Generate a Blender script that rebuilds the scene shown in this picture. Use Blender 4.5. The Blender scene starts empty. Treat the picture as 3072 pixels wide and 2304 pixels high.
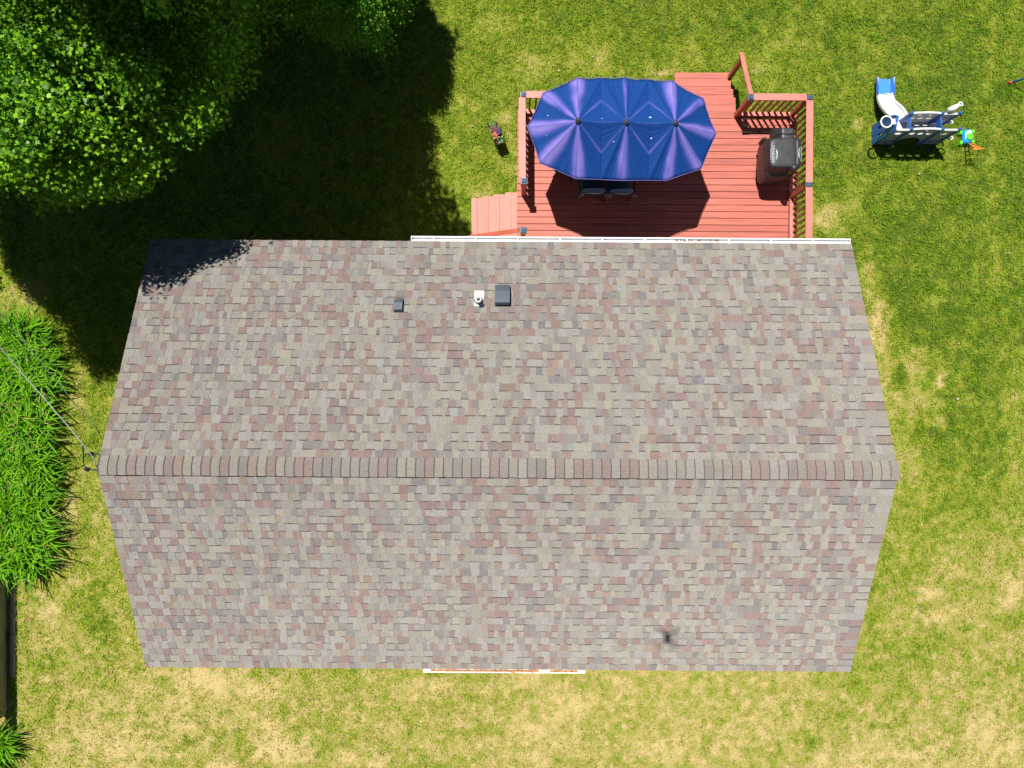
import bpy, bmesh, math, random
import numpy as np
from mathutils import Vector, Matrix, noise as mnoise

# ------------------------------------------------------------------ camera, sky, sun, exposure
H = 16.0            # camera height above the lawn
F = 2130.0          # focal length in pixels of the 3072 wide photograph
scene = bpy.context.scene
COL = scene.collection
cam_d = bpy.data.cameras.new("camera")
cam = bpy.data.objects.new("camera", cam_d)
COL.objects.link(cam)
cam.location = (0, 0, H)
cam.rotation_euler = (0, 0, 0)
cam_d.sensor_width = 36.0
cam_d.lens = 36.0 * F / 3072.0
cam_d.clip_start = 0.02
cam_d.clip_end = 500
scene.camera = cam

SUN = Vector((-0.218, 0.356, 1.0))      # direction towards the sun, per metre of height
world = bpy.data.worlds.new("World")
scene.world = world
world.use_nodes = True
wn = world.node_tree.nodes
sky = wn.new("ShaderNodeTexSky")
sky.sky_type = 'NISHITA'
sky.sun_disc = False
sky.air_density = 0.6
sky.dust_density = 0.0
sky.ozone_density = 2.0
sky.sun_elevation = math.atan2(1.0, math.hypot(SUN.x, SUN.y))
sky.sun_rotation = math.atan2(SUN.x, SUN.y)
world.node_tree.links.new(sky.outputs[0], wn["Background"].inputs[0])
wn["Background"].inputs[1].default_value = 0.05
sun_d = bpy.data.lights.new("sun", 'SUN')
sun_d.energy = 5.0
sun_d.angle = math.radians(0.5)
sun_d.color = (1.0, 0.955, 0.89)
sun = bpy.data.objects.new("sun", sun_d)
sun.rotation_euler = (-SUN).to_track_quat('-Z', 'Y').to_euler()
sun.location = (-10, 16, 46)
COL.objects.link(sun)
vs = scene.view_settings
vs.view_transform = 'Standard'
vs.look = 'None'
vs.exposure = 0.75
vs.gamma = 1.0

rng = np.random.default_rng(7)
random.seed(7)

def P(px, py, z=0.0):
    """world point seen at pixel (px, py) of the photograph, at height z"""
    d = H - z
    return Vector(((px - 1536) * d / F, (1152 - py) * d / F, z))

# ------------------------------------------------------------------ materials
def new_mat(name):
    m = bpy.data.materials.new(name)
    m.use_nodes = True
    return m, m.node_tree.nodes, m.node_tree.links, m.node_tree.nodes["Principled BSDF"]

def mat(name, col, rough=0.6, metal=0.0, var=0.12, scale=6.0, bump=0.0, bscale=60.0, spec=0.5, attr=None, trans=0.0, stretch=None):
    """procedural paint / plastic / wood: noise-varied colour, optional face tint attribute and bump"""
    m, n, l, b = new_mat(name)
    b.inputs["Roughness"].default_value = rough
    b.inputs["Metallic"].default_value = metal
    b.inputs["Specular IOR Level"].default_value = spec
    tc = n.new("ShaderNodeTexCoord")
    mp = n.new("ShaderNodeMapping")
    if stretch: mp.inputs["Scale"].default_value = stretch
    l.new(tc.outputs["Object"], mp.inputs["Vector"])
    nz = n.new("ShaderNodeTexNoise")
    nz.inputs["Scale"].default_value = scale
    nz.inputs["Detail"].default_value = 6
    l.new(mp.outputs[0], nz.inputs["Vector"])
    mr = n.new("ShaderNodeMapRange")
    mr.inputs["From Min"].default_value = 0.3
    mr.inputs["From Max"].default_value = 0.7
    mr.inputs["To Min"].default_value = 1 - var
    mr.inputs["To Max"].default_value = 1 + var
    l.new(nz.outputs[0], mr.inputs["Value"])
    mul = n.new("ShaderNodeMix"); mul.data_type = 'RGBA'; mul.blend_type = 'MULTIPLY'
    mul.inputs["Factor"].default_value = 1.0
    if attr:
        at = n.new("ShaderNodeAttribute"); at.attribute_name = attr
        m2 = n.new("ShaderNodeMix"); m2.data_type = 'RGBA'; m2.blend_type = 'MULTIPLY'
        m2.inputs["Factor"].default_value = 1.0
        m2.inputs["A"].default_value = (*col, 1)
        l.new(at.outputs["Color"], m2.inputs["B"])
        l.new(m2.outputs["Result"], mul.inputs["A"])
    else:
        mul.inputs["A"].default_value = (*col, 1)
    l.new(mr.outputs[0], mul.inputs["B"])
    l.new(mul.outputs["Result"], b.inputs["Base Color"])
    if bump:
        nb = n.new("ShaderNodeTexNoise")
        nb.inputs["Scale"].default_value = bscale
        nb.inputs["Detail"].default_value = 4
        l.new(mp.outputs[0], nb.inputs["Vector"])
        bp = n.new("ShaderNodeBump")
        bp.inputs["Strength"].default_value = bump
        bp.inputs["Distance"].default_value = 0.01
        l.new(nb.outputs[0], bp.inputs["Height"])
        l.new(bp.outputs[0], b.inputs["Normal"])
    if trans:
        tr = n.new("ShaderNodeBsdfTranslucent")
        l.new(mul.outputs["Result"], tr.inputs["Color"])
        mx = n.new("ShaderNodeMixShader"); mx.inputs[0].default_value = trans
        l.new(b.outputs[0], mx.inputs[1]); l.new(tr.outputs[0], mx.inputs[2])
        l.new(mx.outputs[0], n["Material Output"].inputs["Surface"])
    return m

M = {}
M['shingle'] = mat("asphalt_shingle", (1, 1, 1), 0.95, var=0.42, scale=95, bump=0.5, bscale=330, spec=0.25, attr="tint")
M['shingle'].node_tree.nodes["Principled BSDF"].inputs["Diffuse Roughness"].default_value = 1.0
M['roof_deck'] = mat("roof_deck", (0.10, 0.09, 0.085), 0.9)
M['siding'] = mat("house_siding", (0.62, 0.60, 0.55), 0.6, var=0.05)
M['white'] = mat("white_metal", (0.72, 0.72, 0.72), 0.45, var=0.08, scale=5)
M['gutter_in'] = mat("gutter_inside", (0.55, 0.55, 0.56), 0.5, var=0.25, scale=3, stretch=(1, 6, 1))
M['litter'] = mat("dead_leaf_litter", (0.33, 0.15, 0.05), 0.9, var=0.6, scale=30, bump=0.8, bscale=60)
M['glass'] = mat("window_glass", (0.03, 0.04, 0.05), 0.05, var=0.05)
M['vent_metal'] = mat("grey_vent_metal", (0.075, 0.092, 0.115), 0.35, metal=0.2, var=0.12, scale=7)
M['vent_dark'] = mat("dark_vent_metal", (0.012, 0.014, 0.018), 0.55, var=0.2)
M['pvc'] = mat("white_pvc", (0.72, 0.71, 0.69), 0.5, var=0.08, scale=12)
M['lead'] = mat("grey_flashing", (0.20, 0.22, 0.25), 0.6, var=0.15)
M['deck'] = mat("red_deck_stain", (0.36, 0.086, 0.058), 0.6, var=0.24, scale=3.0, bump=0.25, bscale=25, attr="tint", stretch=(0.5, 9, 9))
M['deck_y'] = mat("red_deck_stain_treads", (0.46, 0.150, 0.115), 0.6, var=0.16, scale=3.0, bump=0.25, bscale=25, attr="tint", stretch=(9, 0.5, 9))
M['rail'] = mat("red_rail_stain", (0.45, 0.140, 0.105), 0.55, var=0.14, scale=3.0, bump=0.15, bscale=30)
M['redwood'] = mat("orange_red_rail_stain", (0.36, 0.080, 0.045), 0.55, var=0.14, scale=3.0, bump=0.15, bscale=30)
M['balu'] = mat("brown_red_stain", (0.28, 0.075, 0.045), 0.6, var=0.16, scale=4.0)
M['bronze'] = mat("solar_cap_body", (0.028, 0.032, 0.042), 0.35, var=0.2)
M['capglass'] = mat("solar_cap_lens", (0.09, 0.10, 0.12), 0.15, var=0.15, scale=20)
M['solar'] = mat("solar_cell", (0.03, 0.09, 0.20), 0.10, var=0.3, scale=40)
M['frame'] = mat("black_chair_metal", (0.015, 0.014, 0.016), 0.4, var=0.2)
M['cushion'] = mat("grey_blue_cushion", (0.30, 0.37, 0.42), 0.9, var=0.10, scale=25)
M['sling'] = mat("teal_sling", (0.045, 0.10, 0.13), 0.85, var=0.10, scale=25)
M['tie'] = mat("cushion_tie", (0.5, 0.45, 0.42), 0.9)
M['tabletop'] = mat("dark_table", (0.03, 0.025, 0.022), 0.4)
M['cover'] = mat("black_vinyl_cover", (0.018, 0.019, 0.022), 0.5, var=0.25, scale=5, bump=0.25, bscale=16)
M['logo'] = mat("white_print", (0.40, 0.42, 0.46), 0.6, var=0.05)
M['strap'] = mat("black_strap", (0.008, 0.008, 0.01), 0.6)
M['pblue'] = mat("blue_plastic", (0.018, 0.10, 0.36), 0.35, var=0.08)
M['pblue_l'] = mat("light_blue_plastic", (0.045, 0.20, 0.62), 0.35, var=0.06)
M['pwhite'] = mat("white_plastic", (0.60, 0.60, 0.62), 0.4, var=0.06)
M['pgrey'] = mat("grey_plastic", (0.27, 0.26, 0.30), 0.5, var=0.08)
M['pgrey_t'] = mat("lightened_grey_plastic", (0.55, 0.54, 0.58), 0.5, var=0.06, trans=0.45)  # lighter copy of the grey plastic, far panel's backlight put into its colour
M['net'] = mat("blue_net", (0.05, 0.10, 0.25), 0.8)
M['toy_blue'] = mat("toy_blue", (0.02, 0.25, 0.60), 0.3, var=0.06)
M['toy_green'] = mat("toy_green", (0.12, 0.55, 0.02), 0.3, var=0.06)
M['toy_orange'] = mat("toy_orange", (0.62, 0.19, 0.03), 0.35, var=0.06)
M['toy_grey'] = mat("toy_grey", (0.45, 0.48, 0.5), 0.4)
M['red'] = mat("red_plastic", (0.50, 0.02, 0.03), 0.35)
M['wire'] = mat("black_wire", (0.012, 0.011, 0.011), 0.5)
M['wicker'] = mat("brown_planter_wood", (0.17, 0.10, 0.085), 0.85, var=0.3, scale=30)
M['soil'] = mat("soil", (0.03, 0.022, 0.018), 0.95, var=0.4, scale=40)
M['leaf_f'] = mat("flower_leaf", (0.06, 0.22, 0.025), 0.5, var=0.3, scale=20, trans=0.25)
M['fl_red'] = mat("red_petal", (0.62, 0.06, 0.02), 0.6, var=0.2, scale=30)
M['fl_purple'] = mat("purple_petal", (0.05, 0.01, 0.07), 0.6, var=0.3, scale=30)
M['fl_magenta'] = mat("dark_magenta_petal", (0.16, 0.015, 0.05), 0.6, var=0.3, scale=30)
M['timber'] = mat("green_brown_timber", (0.30, 0.27, 0.12), 0.85, var=0.35, scale=4, bump=0.4, bscale=20, stretch=(6, 0.6, 6))
M['edging'] = mat("pale_edging", (0.30, 0.24, 0.21), 0.8, var=0.2, scale=8)
M['cable'] = mat("white_cable", (0.30, 0.30, 0.33), 0.5)
M['cable_d'] = mat("grey_cable", (0.10, 0.10, 0.105), 0.6)
M['stone'] = mat("pale_stone", (0.34, 0.30, 0.25), 0.9, var=0.2, scale=30)
M['bark'] = mat("bark", (0.075, 0.058, 0.045), 0.95, var=0.4, scale=10, bump=1.0, bscale=14, stretch=(3, 3, .6))
M['drone'] = mat("grey_drone_plastic", (0.18, 0.18, 0.19), 0.45)

def leaf_mat(name, c_lo, c_hi, trans, rough=0.38, spec=0.5):
    m, n, l, b = new_mat(name)
    at = n.new("ShaderNodeAttribute"); at.attribute_name = "rnd"
    rp = n.new("ShaderNodeValToRGB")
    rp.color_ramp.elements[0].color = (*c_lo, 1)
    rp.color_ramp.elements[1].color = (*c_hi, 1)
    l.new(at.outputs["Fac"], rp.inputs[0])
    l.new(rp.outputs[0], b.inputs["Base Color"])
    b.inputs["Roughness"].default_value = rough
    b.inputs["Specular IOR Level"].default_value = spec
    tr = n.new("ShaderNodeBsdfTranslucent")
    l.new(rp.outputs[0], tr.inputs["Color"])
    mx = n.new("ShaderNodeMixShader"); mx.inputs[0].default_value = trans
    l.new(b.outputs[0], mx.inputs[1]); l.new(tr.outputs[0], mx.inputs[2])
    l.new(mx.outputs[0], n["Material Output"].inputs["Surface"])
    return m
M['maple'] = leaf_mat("maple_leaf", (0.016, 0.090, 0.006), (0.21, 0.44, 0.014), 0.25, rough=.45, spec=.18)
M['fine'] = leaf_mat("fine_leaf", (0.035, 0.14, 0.006), (0.17, 0.40, 0.016), 0.28, rough=.5, spec=.2)
M['lily'] = leaf_mat("daylily_leaf", (0.035, 0.15, 0.003), (0.18, 0.42, 0.005), 0.25, rough=0.5, spec=.16)
_r = [q for q in M['lily'].node_tree.nodes if q.type == 'VALTORGB'][0].color_ramp
_r.elements[1].position = .92
_k = _r.elements.new(1.0); _k.color = (0.34, 0.26, 0.10, 1)

# ------------------------------------------------------------------ mesh helpers
class MB:
    def __init__(s):
        s.v = []; s.f = []; s.m = []; s.t = []
    def add(s, vs_, fs, mi=0, tint=(1, 1, 1)):
        o = len(s.v)
        s.v += [tuple(v) for v in vs_]
        for f in fs:
            s.f.append(tuple(i + o for i in f)); s.m.append(mi); s.t.append(tint)
    def box(s, c, size, mi=0, rz=0.0, tint=(1, 1, 1), mtx=None):
        hx, hy, hz = size[0] / 2, size[1] / 2, size[2] / 2
        R = mtx if mtx is not None else Matrix.Rotation(rz, 3, 'Z')
        vs_ = [Vector(c) + R @ Vector((x * hx, y * hy, z * hz)) for x, y, z in
               ((-1, -1, -1), (1, -1, -1), (1, 1, -1), (-1, 1, -1), (-1, -1, 1), (1, -1, 1), (1, 1, 1), (-1, 1, 1))]
        s.add(vs_, [(3, 2, 1, 0), (4, 5, 6, 7), (0, 1, 5, 4), (1, 2, 6, 5), (2, 3, 7, 6), (3, 0, 4, 7)], mi, tint)
    def bar(s, p0, p1, w, h, mi=0, up=(0, 0, 1), tint=(1, 1, 1)):
        p0, p1 = Vector(p0), Vector(p1)
        d = (p1 - p0); L = d.length; d.normalize()
        side = d.cross(Vector(up))
        if side.length < 1e-4: side = d.cross(Vector((1, 0, 0)))
        side.normalize(); u = side.cross(d)
        R = Matrix((d, side, u)).transposed()
        s.box((p0 + p1) / 2, (L, w, h), mi, mtx=R, tint=tint)
    def tube(s, pts, r, n=8, mi=0, cap=True):
        pts = [Vector(p) for p in pts]
        rs = r if isinstance(r, (list, tuple)) else [r] * len(pts)
        o = len(s.v)
        prev = None
        for i, p in enumerate(pts):
            d = (pts[min(i + 1, len(pts) - 1)] - pts[max(i - 1, 0)]).normalized()
            if prev is None:
                a = d.cross(Vector((0, 0, 1)))
                if a.length < 1e-3: a = Vector((1, 0, 0))
            else:
                a = prev - d * prev.dot(d)
            a.normalize(); prev = a
            b = d.cross(a)
            for k in range(n):
                t = 2 * math.pi * k / n
                s.v.append(tuple(p + (a * math.cos(t) + b * math.sin(t)) * rs[i]))
        for i in range(len(pts) - 1):
            for k in range(n):
                k2 = (k + 1) % n
                s.f.append((o + i * n + k, o + i * n + k2, o + (i + 1) * n + k2, o + (i + 1) * n + k)); s.m.append(mi); s.t.append((1, 1, 1))
        if cap:
            s.f.append(tuple(o + k for k in range(n))[::-1]); s.m.append(mi); s.t.append((1, 1, 1))
            e = o + (len(pts) - 1) * n
            s.f.append(tuple(e + k for k in range(n))); s.m.append(mi); s.t.append((1, 1, 1))
    def ring(s, c, R, r, axis=(0, 0, 1), n=28, k=8, mi=0):
        ax = Vector(axis).normalized()
        a = ax.orthogonal().normalized(); b = ax.cross(a)
        o = len(s.v)
        for i in range(n):
            t = 2 * math.pi * i / n
            d = a * math.cos(t) + b * math.sin(t)
            for j in range(k):
                q = 2 * math.pi * j / k
                s.v.append(tuple(Vector(c) + d * (R + r * math.cos(q)) + ax * r * math.sin(q)))
        for i in range(n):
            for j in range(k):
                i2, j2 = (i + 1) % n, (j + 1) % k
                s.f.append((o + i * k + j, o + i2 * k + j, o + i2 * k + j2, o + i * k + j2)); s.m.append(mi); s.t.append((1, 1, 1))
    def loft(s, rings, mi=0, cap0=True, cap1=True):
        n = len(rings[0]); o = len(s.v)
        for r in rings: s.v += [tuple(p) for p in r]
        for i in range(len(rings) - 1):
            for k in range(n):
                k2 = (k + 1) % n
                s.f.append((o + i * n + k, o + i * n + k2, o + (i + 1) * n + k2, o + (i + 1) * n + k)); s.m.append(mi); s.t.append((1, 1, 1))
        if cap0: s.f.append(tuple(o + k for k in range(n))[::-1]); s.m.append(mi); s.t.append((1, 1, 1))
        if cap1:
            e = o + (len(rings) - 1) * n
            s.f.append(tuple(e + k for k in range(n))); s.m.append(mi); s.t.append((1, 1, 1))
    def lathe(s, prof, c=(0, 0, 0), n=20, mi=0):
        rings = [[Vector(c) + Vector((r * math.cos(2 * math.pi * k / n), r * math.sin(2 * math.pi * k / n), z)) for k in range(n)] for r, z in prof]
        s.loft(rings, mi)
    def mesh(s, name):
        me = bpy.data.meshes.new(name)
        me.from_pydata(s.v, [], s.f)
        me.polygons.foreach_set("material_index", s.m)
        if any(t != (1, 1, 1) for t in s.t):
            a = me.attributes.new("tint", 'FLOAT_COLOR', 'FACE')
            a.data.foreach_set("color", np.array([(*t, 1) for t in s.t], dtype=np.float32).ravel())
        else:
            a = None
        me.update()
        return me
    def build(s, name, mats, parent=None, smooth=False, bevel=0.0):
        me = s.mesh(name)
        return link(name, me, mats, parent, smooth, bevel)

def link(name, me, mats, parent=None, smooth=False, bevel=0.0):
    if not isinstance(mats, (list, tuple)): mats = [mats]
    for m in mats:
        if m.node_tree.nodes.get("Attribute") and "tint" not in me.attributes and any(n.type == 'ATTRIBUTE' and n.attribute_name == 'tint' for n in m.node_tree.nodes):
            a = me.attributes.new("tint", 'FLOAT_COLOR', 'FACE')
            a.data.foreach_set("color", np.ones(len(me.polygons) * 4, dtype=np.float32))
        me.materials.append(m)
    o = bpy.data.objects.new(name, me)
    COL.objects.link(o)
    if parent is not None:
        o.parent = parent
        o.matrix_parent_inverse = world_of(parent).inverted()
    if smooth:
        me.polygons.foreach_set("use_smooth", [True] * len(me.polygons))
    if bevel:
        b = o.modifiers.new("bevel", 'BEVEL'); b.width = bevel; b.segments = 2; b.limit_method = 'ANGLE'
    return o

def world_of(o):
    m = Matrix.LocRotScale(o.location, o.rotation_euler, o.scale)
    if o.parent is not None:
        return world_of(o.parent) @ o.matrix_parent_inverse @ m
    return m

def tag(o, label=None, cat=None, group=None, kind=None):
    if label: o["label"] = label
    if cat: o["category"] = cat
    if group: o["group"] = group
    if kind: o["kind"] = kind
    return o

def thing(name, label, cat, loc=(0, 0, 0), group=None):
    o = bpy.data.objects.new(name, None)
    o.empty_display_size = 0.2
    COL.objects.link(o)
    o.location = loc
    return tag(o, label, cat, group)

def curve_mesh(name, outer, holes, thick):
    """flat panel in XY with holes, thickness along Z"""
    cu = bpy.data.curves.new(name + "_tmp", 'CURVE')
    cu.dimensions = '2D'; cu.fill_mode = 'BOTH'; cu.extrude = thick / 2
    for poly in [outer] + list(holes):
        sp = cu.splines.new('POLY')
        sp.points.add(len(poly) - 1)
        for p, q in zip(sp.points, poly): p.co = (q[0], q[1], 0, 1)
        sp.use_cyclic_u = True
    return _to_mesh(cu, name)

def text_mesh(name, body, size, thick=0.002):
    cu = bpy.data.curves.new(name + "_tmp", 'FONT')
    cu.body = body; cu.size = size; cu.extrude = thick
    cu.align_x = 'CENTER'; cu.align_y = 'CENTER'
    return _to_mesh(cu, name)

def _to_mesh(cu, name):
    t = bpy.data.objects.new("tmp", cu)
    COL.objects.link(t)
    dg = bpy.context.evaluated_depsgraph_get()
    me = bpy.data.meshes.new_from_object(t.evaluated_get(dg))
    me.name = name
    bpy.data.objects.remove(t)
    bpy.data.curves.remove(cu)
    return me

def ell(cx, cy, rx, ry, n=20, rot=0.0):
    return [(cx + rx * math.cos(t) * math.cos(rot) - ry * math.sin(t) * math.sin(rot),
             cy + rx * math.cos(t) * math.sin(rot) + ry * math.sin(t) * math.cos(rot)) for t in [2 * math.pi * i / n for i in range(n)]]

# ------------------------------------------------------------------ numpy helpers
def vnoise(x, y, scale, seed):
    r = np.random.default_rng(seed).random((128, 128))
    u, v = x / scale + 31.7, y / scale + 17.3
    i, j = np.floor(u).astype(int), np.floor(v).astype(int)
    fx, fy = u - i, v - j
    fx = fx * fx * (3 - 2 * fx); fy = fy * fy * (3 - 2 * fy)
    a = r[i % 128, j % 128]; b = r[(i + 1) % 128, j % 128]
    c = r[i % 128, (j + 1) % 128]; d = r[(i + 1) % 128, (j + 1) % 128]
    return (a * (1 - fx) + b * fx) * (1 - fy) + (c * (1 - fx) + d * fx) * fy

def fbm(x, y, scale, seed, octs=4):
    s = 0; a = 1; t = 0
    for o in range(octs):
        s = s + a * vnoise(x, y, scale / 2 ** o, seed + o); t += a; a *= 0.6
    return s / t

def in_poly(x, y, poly):
    x = np.asarray(x); y = np.asarray(y)
    ins = np.zeros(x.shape, bool)
    n = len(poly)
    for i in range(n):
        x0, y0 = poly[i]; x1, y1 = poly[(i + 1) % n]
        if y0 == y1: continue
        c = ((y0 > y) != (y1 > y)) & (x < (x1 - x0) * (y - y0) / (y1 - y0) + x0)
        ins ^= c
    return ins

# ------------------------------------------------------------------ lawn
# dry / bare patches as the photograph shows them: (px, py, rx, ry, strength)
PATCH = [
    (2480, 660, 55, 55, 0.75), (2610, 790, 14, 40, .45), (2600, 860, 26, 40, .5), (2630, 940, 34, 45, .85), (2640, 1010, 26, 45, .8),
    (2655, 1080, 26, 60, .55), (2690, 1170, 30, 60, .35), (2810, 900, 22, 40, .4), (2750, 1100, 40, 40, .6), (2812, 1142, 22, 16, .8), (2770, 1200, 60, 50, .4),
    (2790, 1275, 24, 20, .7), (2720, 1400, 60, 60, .3), (2950, 1060, 30, 20, .3), (3030, 1200, 20, 30, .35),
    (2770, 1778, 32, 14, .9), (3020, 1785, 24, 40, .8), (2800, 1845, 100, 36, .5), (2660, 1880, 60, 20, .4), (2350, 2120, 90, 50, .35),
    (2620, 2240, 130, 70, .6), (2520, 2290, 80, 30, .6), (2780, 2280, 60, 30, .5), (3000, 2120, 60, 40, .4), (2990, 2260, 90, 70, .6), (3050, 1950, 40, 60, .35),
    (640, 2040, 50, 26, .6), (760, 2070, 40, 20, .5), (640, 2250, 60, 50, .5), (800, 2200, 60, 60, .6), (860, 2260, 80, 30, .6), (720, 2120, 40, 26, .4),
    (1100, 2280, 80, 30, .4), (1290, 2060, 60, 30, .4), (1450, 2230, 90, 40, .4), (1750, 2120, 90, 40, .35), (2000, 2260, 100, 40, .45), (1560, 2060, 60, 25, .3),
    (150, 1830, 26, 26, .6), (120, 1900, 40, 60, .4), (70, 1960, 30, 60, .3), (250, 2200, 60, 40, .3), (350, 2260, 60, 30, .4), (60, 890, 60, 34, .5),
    (2380, 130, 50, 40, .3), (1520, 350, 28, 18, .5), (1532, 400, 20, 40, .35), (1530, 520, 20, 26, .45), (1440, 590, 26, 16, .5), (1440, 560, 60, 12, .3),
    (1770, 170, 60, 40, .4), (1600, 200, 50, 30, .35), (1480, 60, 60, 40, .3), (1395, 320, 16, 16, .5), (2580, 390, 22, 26, .6), (1980, 205, 60, 12, .6),
    (2970, 180, 14, 160, .25), (2985, 480, 16, 120, .28), (2980, 760, 14, 120, .22), (2745, 200, 30, 14, .25), (2250, 200, 30, 30, .4), (2560, 600, 50, 60, .3),
    (25, 1100, 30, 60, .5), (20, 1190, 20, 50, .5), (230, 1180, 20, 100, .4), (215, 1500, 20, 100, .3),
    # lush patches
    (312, 1870, 34, 30, -.75), (270, 1820, 40, 30, -.25), (2260, 2090, 14, 14, -.3), (2450, 2240, 20, 26, -.5), (2740, 1950, 60, 50, -.3), (2800, 1300, 70, 60, -.35),
    (2704, 1130, 12, 18, -.6), (2790, 1135, 12, 18, -.5), (720, 2230, 40, 60, -.35), (1240, 2210, 24, 18, -.35), (2830, 1740, 60, 40, -.15), (2600, 1750, 120, 30, -.2),
    (1100, 2020, 160, 30, -.2), (2740, 860, 140, 140, -.12), (2950, 1300, 100, 200, -.1), (2480, 80, 300, 60, -.05),
]
def dryness(x, y):
    """0 = lush green, 1 = bare tan, at ground points x, y"""
    px = x * F / H + 1536; py = 1152 - y * F / H
    t = np.clip(py / 2304, -0.1, 1.1)
    base = 0.185 + 0.40 * np.clip((t - 0.42) / 0.5, 0, 1) ** 0.8
    base = base - 0.05 * np.clip((700 - px) / 500, 0, 1) * np.clip((t - .4) * 3, 0, 1) * np.clip((.95 - t) * 6, 0, 1)
    base = base - 0.06 * np.clip((px - 2500) / 500, 0, 1) * np.clip((0.7 - t) * 3, 0, 1)
    n = 0.42 * (fbm(x, y, 1.9, 11, 4) - 0.5) + 0.22 * (fbm(x, y, 0.40, 23, 3) - 0.5) + 0.62 * (fbm(x, y, .13, 29, 3) - .5)
    d = base + n * (0.75 + 0.55 * t)
    wx = px + 95 * (fbm(x, y, .45, 41, 4) - .5); wy = py + 95 * (fbm(x, y, .45, 47, 4) - .5)
    d = d + .30 * np.clip((vnoise(x, y, .10, 83) - .80) * 8, 0, 1) * np.clip(t * 1.3, .1, 1)
    for cx, cy, rx, ry, s in PATCH:
        q = ((wx - cx) / rx) ** 2 + ((wy - cy) / ry) ** 2
        d = d + (.78 - .32 * np.clip((cy - 1400) / 400, 0, 1)) * s * np.exp(-0.8 * q ** 1.1)
    return np.clip(d, 0, 1)

def lawn_ground():
    xs = np.arange(-17.0, 17.001, 0.06); ys = np.arange(-13.0, 15.001, 0.06)
    nx, ny = len(xs), len(ys)
    X, Y = np.meshgrid(xs, ys)
    Z = -0.012 + 0.02 * (fbm(X, Y, 0.5, 5, 3) - 0.5)
    V = np.stack([X, Y, Z], -1).reshape(-1, 3)
    i = np.arange(nx - 1)[None, :] + np.arange(ny - 1)[:, None] * nx
    Q = np.stack([i, i + 1, i + nx + 1, i + nx], -1).reshape(-1, 4)
    dr = dryness(V[:, 0], V[:, 1])
    # outer skirt reaching the horizon
    base = len(V)
    ring_o = np.array([(-400, -400, -.03), (400, -400, -.03), (400, 400, -.03), (-400, 400, -.03)], float)
    V = np.vstack([V, ring_o])
    c = [0, nx - 1, nx * ny - 1, nx * (ny - 1)]
    F4 = np.vstack([Q, [[base, base + 1, c[1], c[0]], [base + 1, base + 2, c[2], c[1]], [base + 2, base + 3, c[3], c[2]], [base + 3, base, c[0], c[3]]]])
    me = bpy.data.meshes.new("lawn")
    me.vertices.add(len(V)); me.vertices.foreach_set("co", V.ravel())
    me.loops.add(F4.size); me.loops.foreach_set("vertex_index", F4.ravel().astype(np.int32))
    me.polygons.add(len(F4)); me.polygons.foreach_set("loop_start", np.arange(0, F4.size, 4, dtype=np.int32))
    a = me.attributes.new("dry", 'FLOAT', 'POINT')
    a.data.foreach_set("value", np.concatenate([dr, np.full(4, .3)]).astype(np.float32))
    me.update(calc_edges=True)
    m, n, l, b = new_mat("lawn_soil")
    at = n.new("ShaderNodeAttribute"); at.attribute_name = "dry"
    nz = n.new("ShaderNodeTexNoise"); nz.inputs["Scale"].default_value = 28; nz.inputs["Detail"].default_value = 8
    tc = n.new("ShaderNodeTexCoord"); l.new(tc.outputs["Object"], nz.inputs["Vector"])
    mr = n.new("ShaderNodeMapRange"); mr.inputs["From Min"].default_value = .3; mr.inputs["From Max"].default_value = .7
    mr.inputs["To Min"].default_value = -.22; mr.inputs["To Max"].default_value = .22
    l.new(nz.outputs[0], mr.inputs["Value"])
    ad = n.new("ShaderNodeMath"); ad.operation = 'ADD'
    l.new(at.outputs["Fac"], ad.inputs[0]); l.new(mr.outputs[0], ad.inputs[1])
    rp = n.new("ShaderNodeValToRGB")
    e = rp.color_ramp.elements
    e[0].position = 0.0; e[0].color = (0.055, 0.080, 0.010, 1)
    e[1].position = 1.0; e[1].color = (0.38, 0.295, 0.13, 1)
    k = e.new(0.35); k.color = (0.155, 0.185, 0.018, 1)
    k = e.new(0.6); k.color = (0.235, 0.21, 0.058, 1)
    l.new(ad.outputs[0], rp.inputs[0]); l.new(rp.outputs[0], b.inputs["Base Color"])
    b.inputs["Roughness"].default_value = 1.0; b.inputs["Specular IOR Level"].default_value = 0.1
    bp = n.new("ShaderNodeBump"); bp.inputs["Strength"].default_value = 0.6; bp.inputs["Distance"].default_value = 0.02
    l.new(nz.outputs[0], bp.inputs["Height"]); l.new(bp.outputs[0], b.inputs["Normal"])
    o = link("lawn", me, m)
    tag(o, "lawn with green and dry tan patches around the house", "lawn", kind="structure")
lawn_ground()

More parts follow.
